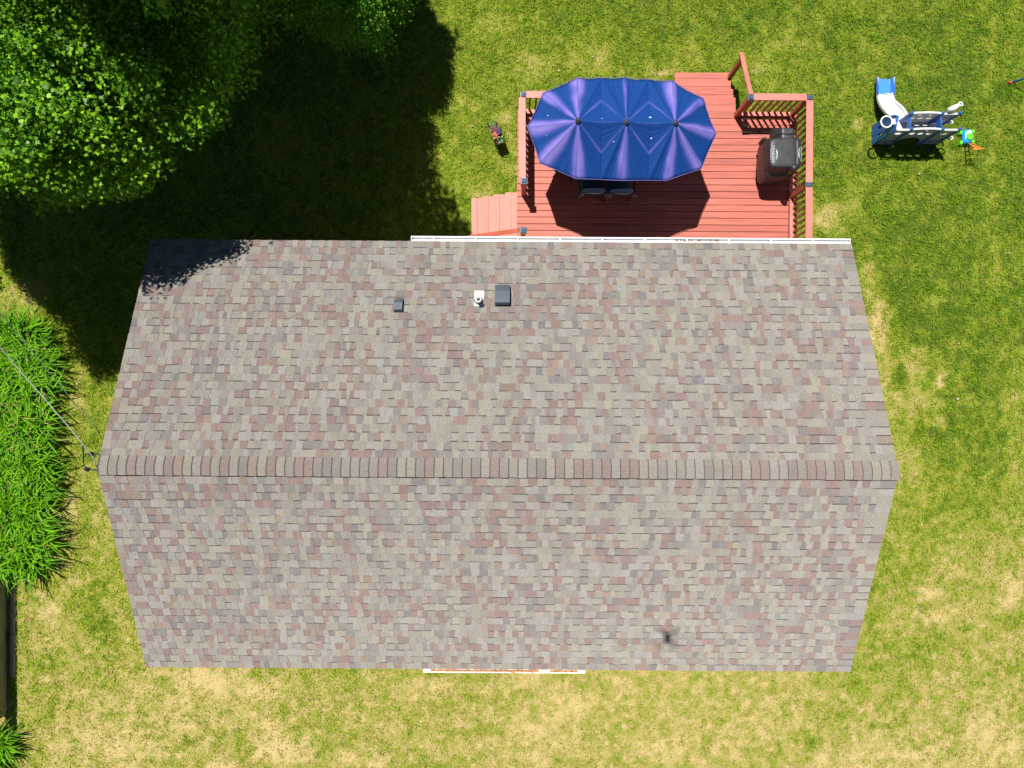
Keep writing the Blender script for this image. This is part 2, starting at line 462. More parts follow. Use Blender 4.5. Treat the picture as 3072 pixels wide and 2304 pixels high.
def lawn_grass(N=820000):
    x = rng.uniform(-13, 13, N); y = rng.uniform(-10.4, 10.4, N)
    keep = ~((x > -6.0) & (x < 5.6) & (y > -4.4) & (y < 1.9))        # nothing grows under the house
    keep &= ~((x > 0.3) & (x < 5.9) & (y > 1.5) & (y < 5.6))         # or under the deck
    x, y = x[keep], y[keep]
    dr = dryness(x, y)
    clump = fbm(x, y, 0.16, 61, 3)
    p = np.clip(1.2 - 0.95 * dr, 0.22, 1.0) * np.clip(0.25 + 1.5 * (clump - 0.25), 0.1, 1.2)
    k = rng.random(len(x)) < p
    x, y, dr, clump = x[k], y[k], dr[k], clump[k]
    n = len(x)
    tuft = fbm(x, y, .085, 71, 2)
    dm = np.clip(dr + rng.normal(0, .12, n) + (.35 + 1.15 * dr) * (.49 - tuft), 0, 1)
    hgt = (0.028 + 0.036 * rng.random(n)) * (1.25 - 0.55 * dr) * (0.7 + 0.7 * clump)
    az = rng.uniform(0, 2 * np.pi, n)
    lean = rng.uniform(0.3, 1.5, n) * hgt
    w = rng.uniform(0.0040, 0.0085, n)
    wa = az + np.pi / 2 + rng.normal(0, .5, n)
    dx, dy = np.cos(az), np.sin(az); sx, sy = np.cos(wa) * w, np.sin(wa) * w
    z0 = -0.012
    V = np.empty((n, 5, 3))
    V[:, 0] = np.stack([x - sx, y - sy, np.full(n, z0)], -1)
    V[:, 1] = np.stack([x + sx, y + sy, np.full(n, z0)], -1)
    V[:, 2] = np.stack([x + dx * lean * .45 + sx * .8, y + dy * lean * .45 + sy * .8, z0 + hgt * .68], -1)
    V[:, 3] = np.stack([x + dx * lean * .45 - sx * .8, y + dy * lean * .45 - sy * .8, z0 + hgt * .68], -1)
    V[:, 4] = np.stack([x + dx * lean * 1.3, y + dy * lean * 1.3, z0 + hgt], -1)
    b = np.arange(n, dtype=np.int32)[:, None] * 5
    L = np.concatenate([b + np.array([0, 1, 2, 3]), b + np.array([3, 2, 4])], 1).astype(np.int32)
    me = bpy.data.meshes.new("grass")
    me.vertices.add(n * 5); me.vertices.foreach_set("co", V.ravel())
    me.loops.add(n * 7); me.loops.foreach_set("vertex_index", L.ravel())
    st = (np.arange(n, dtype=np.int32)[:, None] * 7 + np.array([0, 4], dtype=np.int32)).ravel()
    me.polygons.add(n * 2); me.polygons.foreach_set("loop_start", st.astype(np.int32))
    a = me.attributes.new("dry", 'FLOAT', 'POINT'); a.data.foreach_set("value", np.repeat(dm, 5).astype(np.float32))
    a = me.attributes.new("rnd", 'FLOAT', 'POINT'); a.data.foreach_set("value", np.repeat(rng.random(n), 5).astype(np.float32))
    me.update(calc_edges=True)
    m, nn, l, bs = new_mat("grass_blade")
    at = nn.new("ShaderNodeAttribute"); at.attribute_name = "dry"
    rp = nn.new("ShaderNodeValToRGB"); e = rp.color_ramp.elements
    e[0].position = 0.0; e[0].color = (0.098, 0.230, 0.005, 1)
    e[1].position = 1.0; e[1].color = (0.46, 0.375, 0.15, 1)
    k = e.new(0.3); k.color = (0.215, 0.345, 0.009, 1)
    k = e.new(0.55); k.color = (0.325, 0.355, 0.032, 1)
    k = e.new(0.75); k.color = (0.37, 0.325, 0.080, 1)
    l.new(at.outputs["Fac"], rp.inputs[0])
    a2 = nn.new("ShaderNodeAttribute"); a2.attribute_name = "rnd"
    mr = nn.new("ShaderNodeMapRange"); mr.inputs["To Min"].default_value = .65; mr.inputs["To Max"].default_value = 1.35
    l.new(a2.outputs["Fac"], mr.inputs["Value"])
    mu = nn.new("ShaderNodeMix"); mu.data_type = 'RGBA'; mu.blend_type = 'MULTIPLY'; mu.inputs["Factor"].default_value = 1
    l.new(rp.outputs[0], mu.inputs["A"]); l.new(mr.outputs[0], mu.inputs["B"])
    l.new(mu.outputs["Result"], bs.inputs["Base Color"])
    bs.inputs["Roughness"].default_value = 0.6; bs.inputs["Specular IOR Level"].default_value = 0.25
    tr = nn.new("ShaderNodeBsdfTranslucent"); l.new(mu.outputs["Result"], tr.inputs["Color"])
    mx = nn.new("ShaderNodeMixShader"); mx.inputs[0].default_value = .35
    l.new(bs.outputs[0], mx.inputs[1]); l.new(tr.outputs[0], mx.inputs[2])
    l.new(mx.outputs[0], nn["Material Output"].inputs["Surface"])
    o = link("grass", me, m)
    tag(o, "short mown grass growing over the whole lawn", "grass", kind="stuff")
lawn_grass()

# ------------------------------------------------------------------ house
TH = -0.0066
RC = Vector((-0.217, -1.335, 4.98))
HL, RUN_B, RUN_F, PITCH = 6.22, 3.86, 3.70, 0.412
CS = 1 / math.hypot(1, PITCH)
cT, sT = math.cos(TH), math.sin(TH)
def RP(u, run, h, side):
    """roof point: u along the ridge, run horizontal from the ridge, h above the slope; side +1 rear, -1 front"""
    v = side * (run + h * PITCH * CS)
    z = RC.z - PITCH * run + h * CS
    return Vector((RC.x + u * cT - v * sT, RC.y + u * sT + v * cT, z))
def roof_px(px, py, side=1):
    """(u, run) of the roof point at a pixel"""
    a = (1152 - py) / F
    d0 = H - RC.z
    # y = RC.y + side*run (ignoring the tiny turn), D = d0 + PITCH*run
    run = (a * d0 - RC.y) / (side - a * PITCH)
    D = d0 + PITCH * run
    x = (px - 1536) * D / F
    u = (x - RC.x) * cT
    y = a * D
    run = ((-(x - RC.x) * sT + (y - RC.y) * cT)) * side
    return u, run

house = thing("house", "single storey house under a gabled roof of mixed grey, tan and red shingles", "house", (RC.x, RC.y, 0))
def HP(u, v, z): return Vector((RC.x + u * cT - v * sT, RC.y + u * sT + v * cT, z))
wu, wf, wb = HL - 0.22, -3.42, 3.53
b = MB()
b.box(HP(0, (wf + wb) / 2, 1.65), (2 * wu, wb - wf, 3.26), rz=TH)
for sgn in (-1, 1):                                  # gable triangles
    p = [HP(sgn * wu, wf, 3.28), HP(sgn * wu, wb, 3.28), HP(sgn * wu, 0, 4.86)]
    q = [HP(sgn * (wu - .1), wf, 3.28), HP(sgn * (wu - .1), wb, 3.28), HP(sgn * (wu - .1), 0, 4.86)]
    b.add(p + q, [(0, 1, 2), (3, 5, 4), (0, 3, 4, 1), (1, 4, 5, 2), (2, 5, 3, 0)])
b.build("wall", M['siding'], house)

# roof deck slab with soffit and rake edges
b = MB()
for side, run in ((1, RUN_B), (-1, RUN_F)):
    t = [RP(-HL + .01, 0, -.004, side), RP(HL - .01, 0, -.004, side), RP(HL - .01, run - .012, -.004, side), RP(-HL + .01, run - .012, -.004, side)]
    d = [v - Vector((0, 0, .13)) for v in t]
    b.add(t + d, [(0, 1, 2, 3), (7, 6, 5, 4), (3, 2, 6, 7), (1, 5, 6, 2), (0, 3, 7, 4)])
roof = b.build("roof", M['white'], house)

PAL = [((.222, .212, .180), 34), ((.200, .191, .164), 18), ((.218, .213, .203), 18), ((.170, .159, .154), 13), ((.192, .174, .165), 10),
       ((.190, .136, .122), 15), ((.178, .131, .122), 9), ((.205, .158, .130), 4), ((.142, .133, .138), 5)]
pc = [c for c, w in PAL]; pw = np.array([w for c, w in PAL], float); pw /= pw.sum()
def pick():
    c = np.array(pc[rng.choice(len(pc), p=pw)]); return tuple((c * .86 + .14 * np.array((.198, .182, .164))) * np.array((1.035, 1.025, 1.015)) * rng.uniform(.92, 1.08) * (1 + rng.normal(0, .010, 3)))
BAND = (.078, .070, .070)
b = MB()
EXP = 0.1433
for side, run in ((1, RUN_B), (-1, RUN_F)):
    ncr = int(run / CS / EXP) + 1
    for k in range(ncr):
        r0 = run - k * EXP * CS                     # lower (butt) edge
        r1 = max(r0 - EXP * CS, 0.0)
        if r0 < .06: continue
        xs = [-HL]; 
        while xs[-1] < HL - .16:
            xs.append(xs[-1] + rng.choice([rng.uniform(.055, .08), rng.uniform(.085, .128), rng.uniform(.12, .16)], p=[.20, .60, .20]))
        xs[-1] = HL
        up = rng.random() < .5
        n = len(xs) - 1
        raised = []
        for j in range(n):
            raised.append(up)
            if rng.random() < .80: up = not up
        # a slight unevenness of the whole course
        wob = rng.uniform(-.002, .002)
        for j in range(n):
            a0, a1 = xs[j], xs[j + 1]
            sk = rng.uniform(.003, .011)
            def bnd(i):
                if i == 0 or i == n: return xs[i], xs[i]
                L, R = raised[i - 1], raised[i]
                s_ = .009 if (R and not L) else (-.009 if (L and not R) else 0)
                return xs[i] - s_, xs[i] + s_
            f0, k0 = bnd(j); f1, k1 = bnd(j + 1)
            hf = .0125 if raised[j] else .0065
            hb = .0065 if raised[j] else .001
            fr, fb = r0 + wob, r1 + wob
            c = pick()
            has_band = (not raised[j] and rng.random() < .62) or rng.random() < .08
            bb = .85 if has_band else 1.0
            fm = fr + (fb - fr) * bb; hm = hf + (hb - hf) * bb
            m0, m1 = f0 + (k0 - f0) * bb, f1 + (k1 - f1) * bb
            v = [RP(f0, fr, hf, side), RP(f1, fr, hf, side), RP(m1, fm, hm, side), RP(m0, fm, hm, side)]
            b.add(v, [(0, 1, 2, 3) if side < 0 else (3, 2, 1, 0)], 0, c)
            if has_band:
                v = [RP(m0, fm, hm, side), RP(m1, fm, hm, side), RP(k1, fb, hb, side), RP(k0, fb, hb, side)]
                b.add(v, [(0, 1, 2, 3) if side < 0 else (3, 2, 1, 0)], 0, tuple(np.array(BAND) * rng.uniform(.85, 1.25)))
            # butt edge
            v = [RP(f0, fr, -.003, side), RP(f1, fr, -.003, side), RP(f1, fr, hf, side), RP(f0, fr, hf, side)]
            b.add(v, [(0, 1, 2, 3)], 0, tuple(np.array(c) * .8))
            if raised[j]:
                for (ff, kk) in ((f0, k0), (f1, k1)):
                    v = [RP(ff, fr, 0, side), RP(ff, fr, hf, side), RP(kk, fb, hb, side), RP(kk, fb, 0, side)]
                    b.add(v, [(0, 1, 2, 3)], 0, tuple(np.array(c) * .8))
sh = b.build("shingles", M['shingle'], roof)

# ridge cap of overlapping bent shingles
b = MB()
ncap = int(2 * HL / EXP)
step = 2 * HL / ncap
prof = [(-.104, .034), (-.085, .034), (-.055, .030), (-.025, .026), (0, .023), (.03, .022), (.075, .020), (.13, .017), (.170, .012)]
def cap_pt(u, d, h):
    # rounded over the ridge
    ad = abs(d)
    side = 1 if d >= 0 else -1
    p = RP(u, ad, h, side)
    p.z -= .014 * math.exp(-(ad / .04) ** 2)
    return p
for i in range(ncap):
    u0 = -HL + i * step; u1 = u0 + step + .012
    c = pick()
    c = tuple((np.array(c) * .68 + .32 * np.array((.195, .183, .166))) * np.array([1.0, .98, .95]))
    jit = rng.uniform(-.005, .005)
    lo, hi = .004, .010
    bw = .030
    cols = []
    for u, h in ((u0, lo), (u0 + bw, lo + .001), (u1, hi)):
        cols.append([cap_pt(min(u, HL + .01), d + (jit if abs(d) > .1 else 0), hh + h) for d, hh in prof])
    flat = [p for cc in cols for p in cc]
    n = len(prof)
    for s_ in range(2):
        fs = [(s_ * n + k, (s_ + 1) * n + k, (s_ + 1) * n + k + 1, s_ * n + k + 1) for k in range(n - 1)]
        b.add(flat, [], 0)
        o = len(b.v) - len(flat)
        for f in fs:
            b.f.append(tuple(q + o for q in f)); b.m.append(0); b.t.append(tuple(np.array(BAND) * 1.1) if s_ == 0 else c)
    # thickness at the exposed end and along both long edges
    low = [p - Vector((0, 0, .016)) for p in cols[2]]
    b.add(cols[2] + low, [(k, k + n, k + n + 1, k + 1) for k in range(n - 1)], 0, tuple(np.array(c) * .6))
    for e in (0, n - 1):
        q = [cc[e] for cc in cols]
        b.add(q + [p - Vector((0, 0, .018)) for p in q], [(0, 1, 4, 3), (1, 2, 5, 4)], 0, tuple(np.array(c) * .6))
b.build("ridge_cap", M['shingle'], roof, smooth=False)

# rear and front gutters: open troughs with a lip
def gutter(name, side, u0, u1, run, tilt0, litter=False):
    g = MB()
    w, dep = (.098, .08) if not litter else (.075, .06)
    def q(u, out, z):
        p = RP(u, run, 0, side)
        v = Vector((-sT, cT, 0)) * side * out
        return Vector((p.x, p.y, 0)) + v + Vector((0, 0, RC.z - PITCH * run + z))
    sec = [(.012, -.015), (.012, -dep), (w * .75, -dep), (w, -.035), (w, -.012), (w - .018, -.010), (w - .018, -.016), (w - .006, -.018), (w - .006, -.036), (w * .72, -dep + .005), (.018, -dep + .005), (.018, -.015)]
    rings = []
    for u, dz in ((u0, tilt0), ((u0 + u1) / 2, tilt0 / 2), (u1, 0)):
        rings.append([q(u, o_ - (0), z_ + dz) for o_, z_ in sec])
    g.loft(rings, 0)
    for u in (() if litter else np.arange(u0 + .4, u1, .75)):             # hanger straps
        g.box(q(u, w / 2, -.018), (.025, w, .004), 0, rz=TH)
    for u in (u0, u1):
        g.box(q(u, w / 2, -.055), (.006, w, .075), 0, rz=TH)
    return g, q
g, q = gutter("gutter", 1, roof_px(1229, 722)[0], HL - .01, RUN_B, -.012)
gut = g.build("gutter", M['white'], house)
l_ = MB()
for k in range(40):
    l_.box(q(rng.uniform(3.1, 3.9), rng.uniform(.03, .075), -.072), (rng.uniform(.01, .04), rng.uniform(.008, .02), .006), 0, rz=rng.uniform(0, 3))
l_.build("leaf_litter", M['litter'], gut)
uF0, uF1 = roof_px(1274, 2005, -1)[0], roof_px(1760, 2005, -1)[0]
g, q = gutter("gutter", -1, uF0, uF1, RUN_F, 0, True)
gut = g.build("gutter", M['white'], house)
l_ = MB()
for ua, ub in ((uF0 + .13, uF0 + 2.02), (uF0 + 2.24, uF1 - .14)):
    l_.box(q((ua + ub) / 2, .036, -.034), (ub - ua, .048, .03), 0, rz=TH)
    for k in range(int((ub - ua) / .03)):
        u = ua + (k + rng.random()) * .03
        l_.box(q(u, rng.uniform(.02, .052), -.018 + rng.uniform(-.008, .012)), (rng.uniform(.02, .07), rng.uniform(.01, .04), .006), 0, rz=rng.uniform(0, 3))
l_.build("leaf_litter", M['litter'], gut)
for s_, u in ((1, HL - .35), (-1, uF1 - .08)):
    d = MB()
    p = RP(u, (RUN_B if s_ > 0 else RUN_F) - .28, 0, s_)
    d.box((p.x, p.y, 1.62), (.07, .05, 3.1), rz=TH)
    d.build("downspout", M['white'], house)

def box_vent(pxs, pys, h):
    (u0, r0), (u1, r1) = roof_px(pxs[0], pys[0]), roof_px(pxs[1], pys[1])
    ra, rb = min(r0, r1), max(r0, r1)
    root = None
    lid = MB(); dk = MB(); fl = MB()
    ins = .02
    fl.add([RP(u0 - .006, rb + .03, .019, 1), RP(u1 + .006, rb + .03, .019, 1), RP(u1 + .006, ra - .012, .019, 1), RP(u0 - .006, ra - .012, .019, 1)], [(3, 2, 1, 0)])
    # body under the hood
    lo = [RP(u, r, .02, 1) for u, r in ((u0 + ins, ra + ins), (u1 - ins, ra + ins), (u1 - ins, rb - ins), (u0 + ins, rb - ins))]
    hi = [RP(u, r, h * .6, 1) for u, r in ((u0 + ins, ra + ins), (u1 - ins, ra + ins), (u1 - ins, rb - ins), (u0 + ins, rb - ins))]
    dk.add(lo + hi, [(0, 1, 2, 3), (4, 7, 6, 5), (0, 4, 5, 1), (1, 5, 6, 2), (2, 6, 7, 3), (3, 7, 4, 0)])
    # hood with a sloping rear and a flatter front plate, folded in the middle
    rm = ra + (rb - ra) * .60
    prof_ = [(ra - .006, h * .45), (ra, h), (rm, h * 1.06), (rb, h * .62), (rb + .003, h * .30)]
    top = [[RP(u, r, hh, 1) for r, hh in prof_] for u in (u0, u1)]
    n = len(prof_)
    lid.add(top[0] + top[1], [(k, k + 1, n + k + 1, n + k) for k in range(n - 1)])
    low = [[RP(u, r, max(hh - h * .5, .022), 1) for r, hh in prof_] for u in (u0, u1)]
    for s_ in (0, 1):
        lid.add(top[s_] + low[s_], [(k, k + 1, n + k + 1, n + k) for k in range(n - 1)])
    body = dk.build("box_vent", M['vent_dark'], house)
    lid.build("hood", M['vent_metal'], body)
    fl.build("flashing", M['vent_dark'], body)
box_vent((1483, 1526), (862, 919), .14)
box_vent((1182, 1205), (902, 936), .09)

u, r = roof_px(1434, 903)
pb = RP(u, r, 0, 1)
pp = MB()
N_ = 20
hgt = .26
rings = []
for rad, z in ((.048, -.05), (.048, hgt), (.037, hgt), (.037, hgt - .16)):
    rings.append([Vector((pb.x + rad * math.cos(2 * math.pi * k / N_), pb.y + rad * math.sin(2 * math.pi * k / N_), pb.z + z)) for k in range(N_)])
pp.loft(rings, 0, cap0=False, cap1=True)
pipe = pp.build("vent_pipe", [M['pvc']], house, smooth=False)
lead = MB()
lead.lathe([(.085, .0), (.078, .05), (.058, .085), (.052, .085)], (pb.x, pb.y, pb.z))
lead.build("boot", M['lead'], pipe)
fl = MB()
ua, ra = roof_px(1420, 920); ub, rb = roof_px(1449, 874)
v = [RP(ua, ra, .021, 1), RP(ub, ra, .021, 1), RP(ub, rb, .021, 1), RP(ua, rb, .021, 1)]
d_ = [RP(ua, ra, .016, 1), RP(ub, ra, .016, 1), RP(ub, rb, .016, 1), RP(ua, rb, .016, 1)]
fl.add(v + d_, [(0, 1, 2, 3), (0, 4, 5, 1), (1, 5, 6, 2), (2, 6, 7, 3), (3, 7, 4, 0)])
fl.build("flashing", M['pvc'], pipe)

# windows and doors in the walls
def opening(name, u, v, z0, w, h, face):
    fr = MB(); gl = MB()
    if face in 'bf':
        s_ = 1 if face == 'b' else -1
        fr.box(HP(u, v + s_ * .012, z0 + h / 2), (w + .14, .05, h + .14), rz=TH)
        gl.box(HP(u, v + s_ * .036, z0 + h / 2), (w, .01, h), rz=TH)
    else:
        s_ = 1 if face == 'r' else -1
        fr.box(HP(u + s_ * .012, v, z0 + h / 2), (.05, w + .14, h + .14), rz=TH)
        gl.box(HP(u + s_ * .036, v, z0 + h / 2), (.01, w, h), rz=TH)
    f = fr.build(name, M['white'], house)
    gl.build("pane", M['glass'], f)
opening("sliding_door", 2.4, wb, .86, 1.8, 2.05, 'b')
opening("window", -3.6, wb, 1.5, 1.2, 1.1, 'b')
opening("window", -3.8, wf, 1.4, 1.6, 1.2, 'f')
opening("window", 3.8, wf, 1.4, 1.6, 1.2, 'f')
opening("front_door", .3, wf, .45, .92, 2.05, 'f')
opening("window", wu, .6, 1.5, 1.0, 1.1, 'r')
opening("window", -wu, .6, 1.5, 1.0, 1.1, 'l')
for (px, py, z) in ((275, 1362, 4.85), (262, 1408, 4.75)):
    a_ = P(px, py, z); br = MB()
    br.tube([a_, Vector((-6.36, a_.y - .02, z - .02))], .012, 6)
    br.tube([a_ + Vector((-.03, 0, -.02)), a_ + Vector((.03, 0, .03))], .035, 8)
    br.build("cable_bracket", M['wire'], house)

# ------------------------------------------------------------------ deck
DZ = 0.80
DO = Vector((0.12, 5.86, 0))
DW, DD = 5.98, 3.64
def DP(u, v, z):            # u to the right, v towards the house
    return Vector((DO.x + u * cT + v * sT, DO.y + u * sT - v * cT, z))
deck = thing("deck", "raised red stained timber deck with railings behind the house", "deck", (DO.x, DO.y, 0))
b = MB()
nb = 26; bw = 0.1427
for k in range(nb):
    v = bw * (k + .5)
    if v + bw / 2 > DD + .01: break
    f = rng.uniform(.86, 1.08)
    t = (f, f * rng.uniform(.94, 1.06), f * rng.uniform(.92, 1.06))
    # two boards butt-jointed at a random spot
    j = rng.uniform(1.6, 4.4)
    for a0, a1 in ((0, j - .0015), (j + .0015, DW)):
        b.box(DP((a0 + a1) / 2, v, DZ - .0125), (a1 - a0, bw - .0105, .025), 0, rz=TH, tint=t)
b.build("deck_boards", M['deck'], deck, bevel=.003)
b = MB()
for v in (.02, DD - .03):
    b.box(DP(DW / 2, v, DZ - .13), (DW - .02, .038, .2), rz=TH)
for u in (.02, DW - .02):
    b.box(DP(u, DD / 2, DZ - .131), (.038, DD - .12, .2), rz=TH)
for u in np.arange(.42, DW - .2, .4):
    b.box(DP(u, DD / 2, DZ - .132), (.038, DD - .12, .19), rz=TH)
b.build("joist_frame", M['balu'], deck)
for u in (.1, 2.0, 4.0, DW - .1):
    for v in (.1, 1.9):
        c = MB(); c.box(DP(u, v, .29), (.09, .09, .58), rz=TH); c.build("support_post", M['balu'], deck)

def rail_post(p):
    c = MB(); c.box((p.x, p.y, (DZ + 1.745) / 2), (.09, .09, 1.745 - DZ + .0), rz=TH)
    o = c.build("railing_post", M['redwood'], deck, bevel=.003)
    s = MB()
    z = 1.745
    def sq(h, z_): return [Vector((p.x, p.y, z_)) + Matrix.Rotation(TH, 3, 'Z') @ Vector((x * h, y * h, 0)) for x, y in ((-1, -1), (1, -1), (1, 1), (-1, 1))]
    s.loft([sq(.070, z), sq(.072, z + .016), sq(.066, z + .026), sq(.060, z + .027)], 0)
    s.loft([sq(.053, z + .0265), sq(.040, z + .058)], 1)
    s.loft([sq(.031, z + .057), sq(.030, z + .063)], 2)
    s.build("solar_cap", [M['bronze'], M['capglass'], M['solar']], o)
    return o
pFL = P(1571.6, 283, 1.8); pML = P(1572.5, 541, 1.8); pNL = P(1570, 690, 1.8)
pG = P(2255, 290, 1.8); pFR = P(2430, 291.6, 1.8); pMR = P(2428, 553, 1.8)
for p in (pFL, pML, pNL, pG, pFR, pMR): rail_post(p)
pEnd = Vector((pFR.x - .02, 2.35, 1.8))

def railing(a, b_, inner, spacing=.125, out=.012):
    """cap rail, sub rail, bottom rail and balusters from post a to post b_; inner = direction towards the deck"""
    a = Vector((a.x, a.y, 0)); b_ = Vector((b_.x, b_.y, 0))
    d = (b_ - a); L = d.length; d.normalize()
    inn = Vector(inner)
    up = Vector((0, 0, 1))
    r = MB()
    r.bar(a + d * .046 + up * 1.70, b_ - d * .046 + up * 1.70, .038, .085)
    o = r.build("railing", M['balu'], deck)
    t = MB(); off = -inn * out
    t.bar(a + off + d * .05 + up * 1.758, b_ + off - d * .05 + up * 1.758, .138, .034)
    t.build("top_rail", M['rail'], o, bevel=.004)
    q = MB(); q.bar(a + d * .046 + up * .895, b_ - d * .046 + up * .895, .085, .04)
    q.build("bottom_rail", M['rail'], o, bevel=.003)
    n = int(L / spacing)
    me = None
    for k in range(1, n):
        c = a + d * (L * k / n) - inn * .036
        if me is None:
            q = MB(); q.box((0, 0, 1.30), (.036, .036, .86), rz=TH)
            bo = q.build("baluster", M['balu'], None); me = bo
        else:
            bo = me.copy(); COL.objects.link(bo)
        bo.parent = o; bo.matrix_parent_inverse = world_of(o).inverted()
        bo.location = (c.x, c.y, 0)
railing(pG, pFR, (0, -1, 0))
railing(pFR, pMR, (-1, 0, 0))
railing(pMR, pEnd, (-1, 0, 0))
railing(pFL, pML, (1, 0, 0), out=.035)
railing(pFL, Vector((3.45, pFL.y - .02, 0)), (0, -1, 0))
c = MB(); c.box((3.45, pFL.y - .02, 1.27), (.09, .09, .95), rz=TH); c.build("railing_post", M['redwood'], deck)

# stairs down to the left
def stairs(treads, direction, name_mat, string_pts):
    o = bpy.data.objects.new("stairs", None); COL.objects.link(o); o.parent = deck
    o.matrix_parent_inverse = world_of(deck).inverted()
    for p0, p1 in string_pts:
        st = MB(); st.bar(p0, p1, .04, .18); st.build("stringer", M['balu'], o)
    for (x0, x1, y0, y1, z) in treads:
        t = MB()
        if direction == 'x':
            w = (x1 - x0) / 2
            for k in range(2):
                f = rng.uniform(.92, 1.08)
                t.box((x0 + w * (k + .5), (y0 + y1) / 2, z - .014), (w - .004, y1 - y0, .028), tint=(f, f, f))
        else:
            w = (y1 - y0) / 2
            for k in range(2):
                f = rng.uniform(.92, 1.08)
                t.box(((x0 + x1) / 2, y0 + w * (k + .5), z - .014), (x1 - x0, w - .004, .028), tint=(f, f, f))
        t.build("tread", M['deck_y'] if direction == 'x' else M['deck'], o, bevel=.003)
tr = []
for k in range(4):
    z = DZ - .16 * (k + 1); x1 = .115 - .252 * k
    tr.append((x1 - .265, x1 + (.0 if k == 0 else .0), 2.75, 4.145, z))
stairs(tr, 'x', None, [((.1, y, DZ - .30), (-.80, y, -.24 + .17)) for y in (2.85, 3.45, 4.09)])
tr = []
ys = [5.865, 6.19, 6.44, 6.69]; ye = [6.20, 6.45, 6.70, 6.95]
for k in range(4):
    tr.append((3.63, 4.835, ys[k], ye[k], DZ - .16 * (k + 1)))
stairs(tr, 'y', None, [((x, 5.88, DZ - .30), (x, 6.80, -.07)) for x in (3.70, 4.25, 4.78)])
h_ = MB()
h_.bar(P(1556, 691, 1.74), P(1406, 712, 1.05), .085, .036)
h_.build("handrail", M['redwood'], deck, bevel=.003)
c = MB(); e = P(1406, 712, 1.05); c.box((e.x + .03, e.y - .09, .50), (.085, .085, .98)); c.build("handrail_post", M['redwood'], deck)
h_ = MB()
h_.bar(P(2253, 285, 1.73), P(2223, 158, 1.0), .088, .036)
h_.build("handrail", M['rail'], deck, bevel=.003)
c = MB(); c.box((4.85, 6.84, .52), (.085, .085, 1.02)); c.build("handrail_post", M['redwood'], deck)

# ------------------------------------------------------------------ umbrella
def project_px(v): return (1536 + v[0] * F / (H - v[2]), 1152 - v[1] * F / (H - v[2]))
U = lambda x, y: (1560 + x / 3.568, 200 + y / 3.568)
rim_px = [(80, 650), (245, 280), (615, 120), (1120, 118), (1630, 152), (1965, 340), (2100, 722), (1940, 1095), (1575, 1218), (1075, 1220), (597, 1200), (215, 1035)]
apex_px = [(1734, 362), (1880, 366), (2027, 368)]
def hz(px): return DZ + 2.0 + (1.88 - 2.0) * (px - 1582) / 566
umb = thing("patio_umbrella", "long oval blue patio umbrella with three finials and faded lavender streaks", "umbrella", (2.07, 4.72, DZ))
RIM = [P(*U(*q_), hz(U(*q_)[0])) for q_ in rim_px]
APX = [P(x, y, DZ + 2.42 - .04 * i) for i, (x, y) in enumerate(apex_px)]
def seam(i, j, t_, drop=0.0, top=None):
    """point on the seam between heads i and j"""
    pass
def seam_line(px, top_t, yy):
    """seam points between two heads, top rim to bottom rim"""
    out = []
    # rim points on the straight edge at this pixel column
    def on_edge(a, b_):
        ta = (px - a[0]) / (b_[0] - a[0])
        q0, q1 = P(*a, hz(a[0])), P(*b_, hz(b_[0]))
        return q0.lerp(q1, ta)
    if yy == 0:
        A = on_edge(U(615, 120), U(1120, 118)); B = on_edge(U(597, 1200), U(1075, 1220))
        mid = APX[0].lerp(APX[1], .5)
    else:
        A = on_edge(U(1120, 118), U(1630, 152)); B = on_edge(U(1075, 1220), U(1575, 1218))
        mid = APX[1].lerp(APX[2], .5)
    mid = mid - Vector((0, 0, .035))
    c1 = A.lerp(mid, .52) - Vector((0, 0, .05)); c2 = B.lerp(mid, .52) - Vector((0, 0, .05))
    return [A, c1, mid, c2, B]
S1 = seam_line(U(865, 0)[0], None, 0); S2 = seam_line(U(1370, 0)[0], None, 1)
fans = [
    (APX[0], [S1[0], RIM[2], RIM[1], RIM[0], RIM[11], RIM[10], S1[4], S1[3], S1[2], S1[1], S1[0]], [0, 1, 1, 1, 1, 1, 0, .55, .40, .55, 0]),
    (APX[1], [S1[0], S1[1], S1[2], S1[3], S1[4], RIM[9], S2[4], S2[3], S2[2], S2[1], S2[0], RIM[3], S1[0]], [0, .55, .40, .55, 0, .8, .0, .55, .40, .55, 0, .7, 0]),
    (APX[2], [S2[0], S2[1], S2[2], S2[3], S2[4], RIM[8], RIM[7], RIM[6], RIM[5], RIM[4], S2[0]], [0, .55, .40, .55, 0, 1, 1, 1, 1, 1, 0]),
]
V = []; Fc = []; FD = []
NR, NT = 16, 18
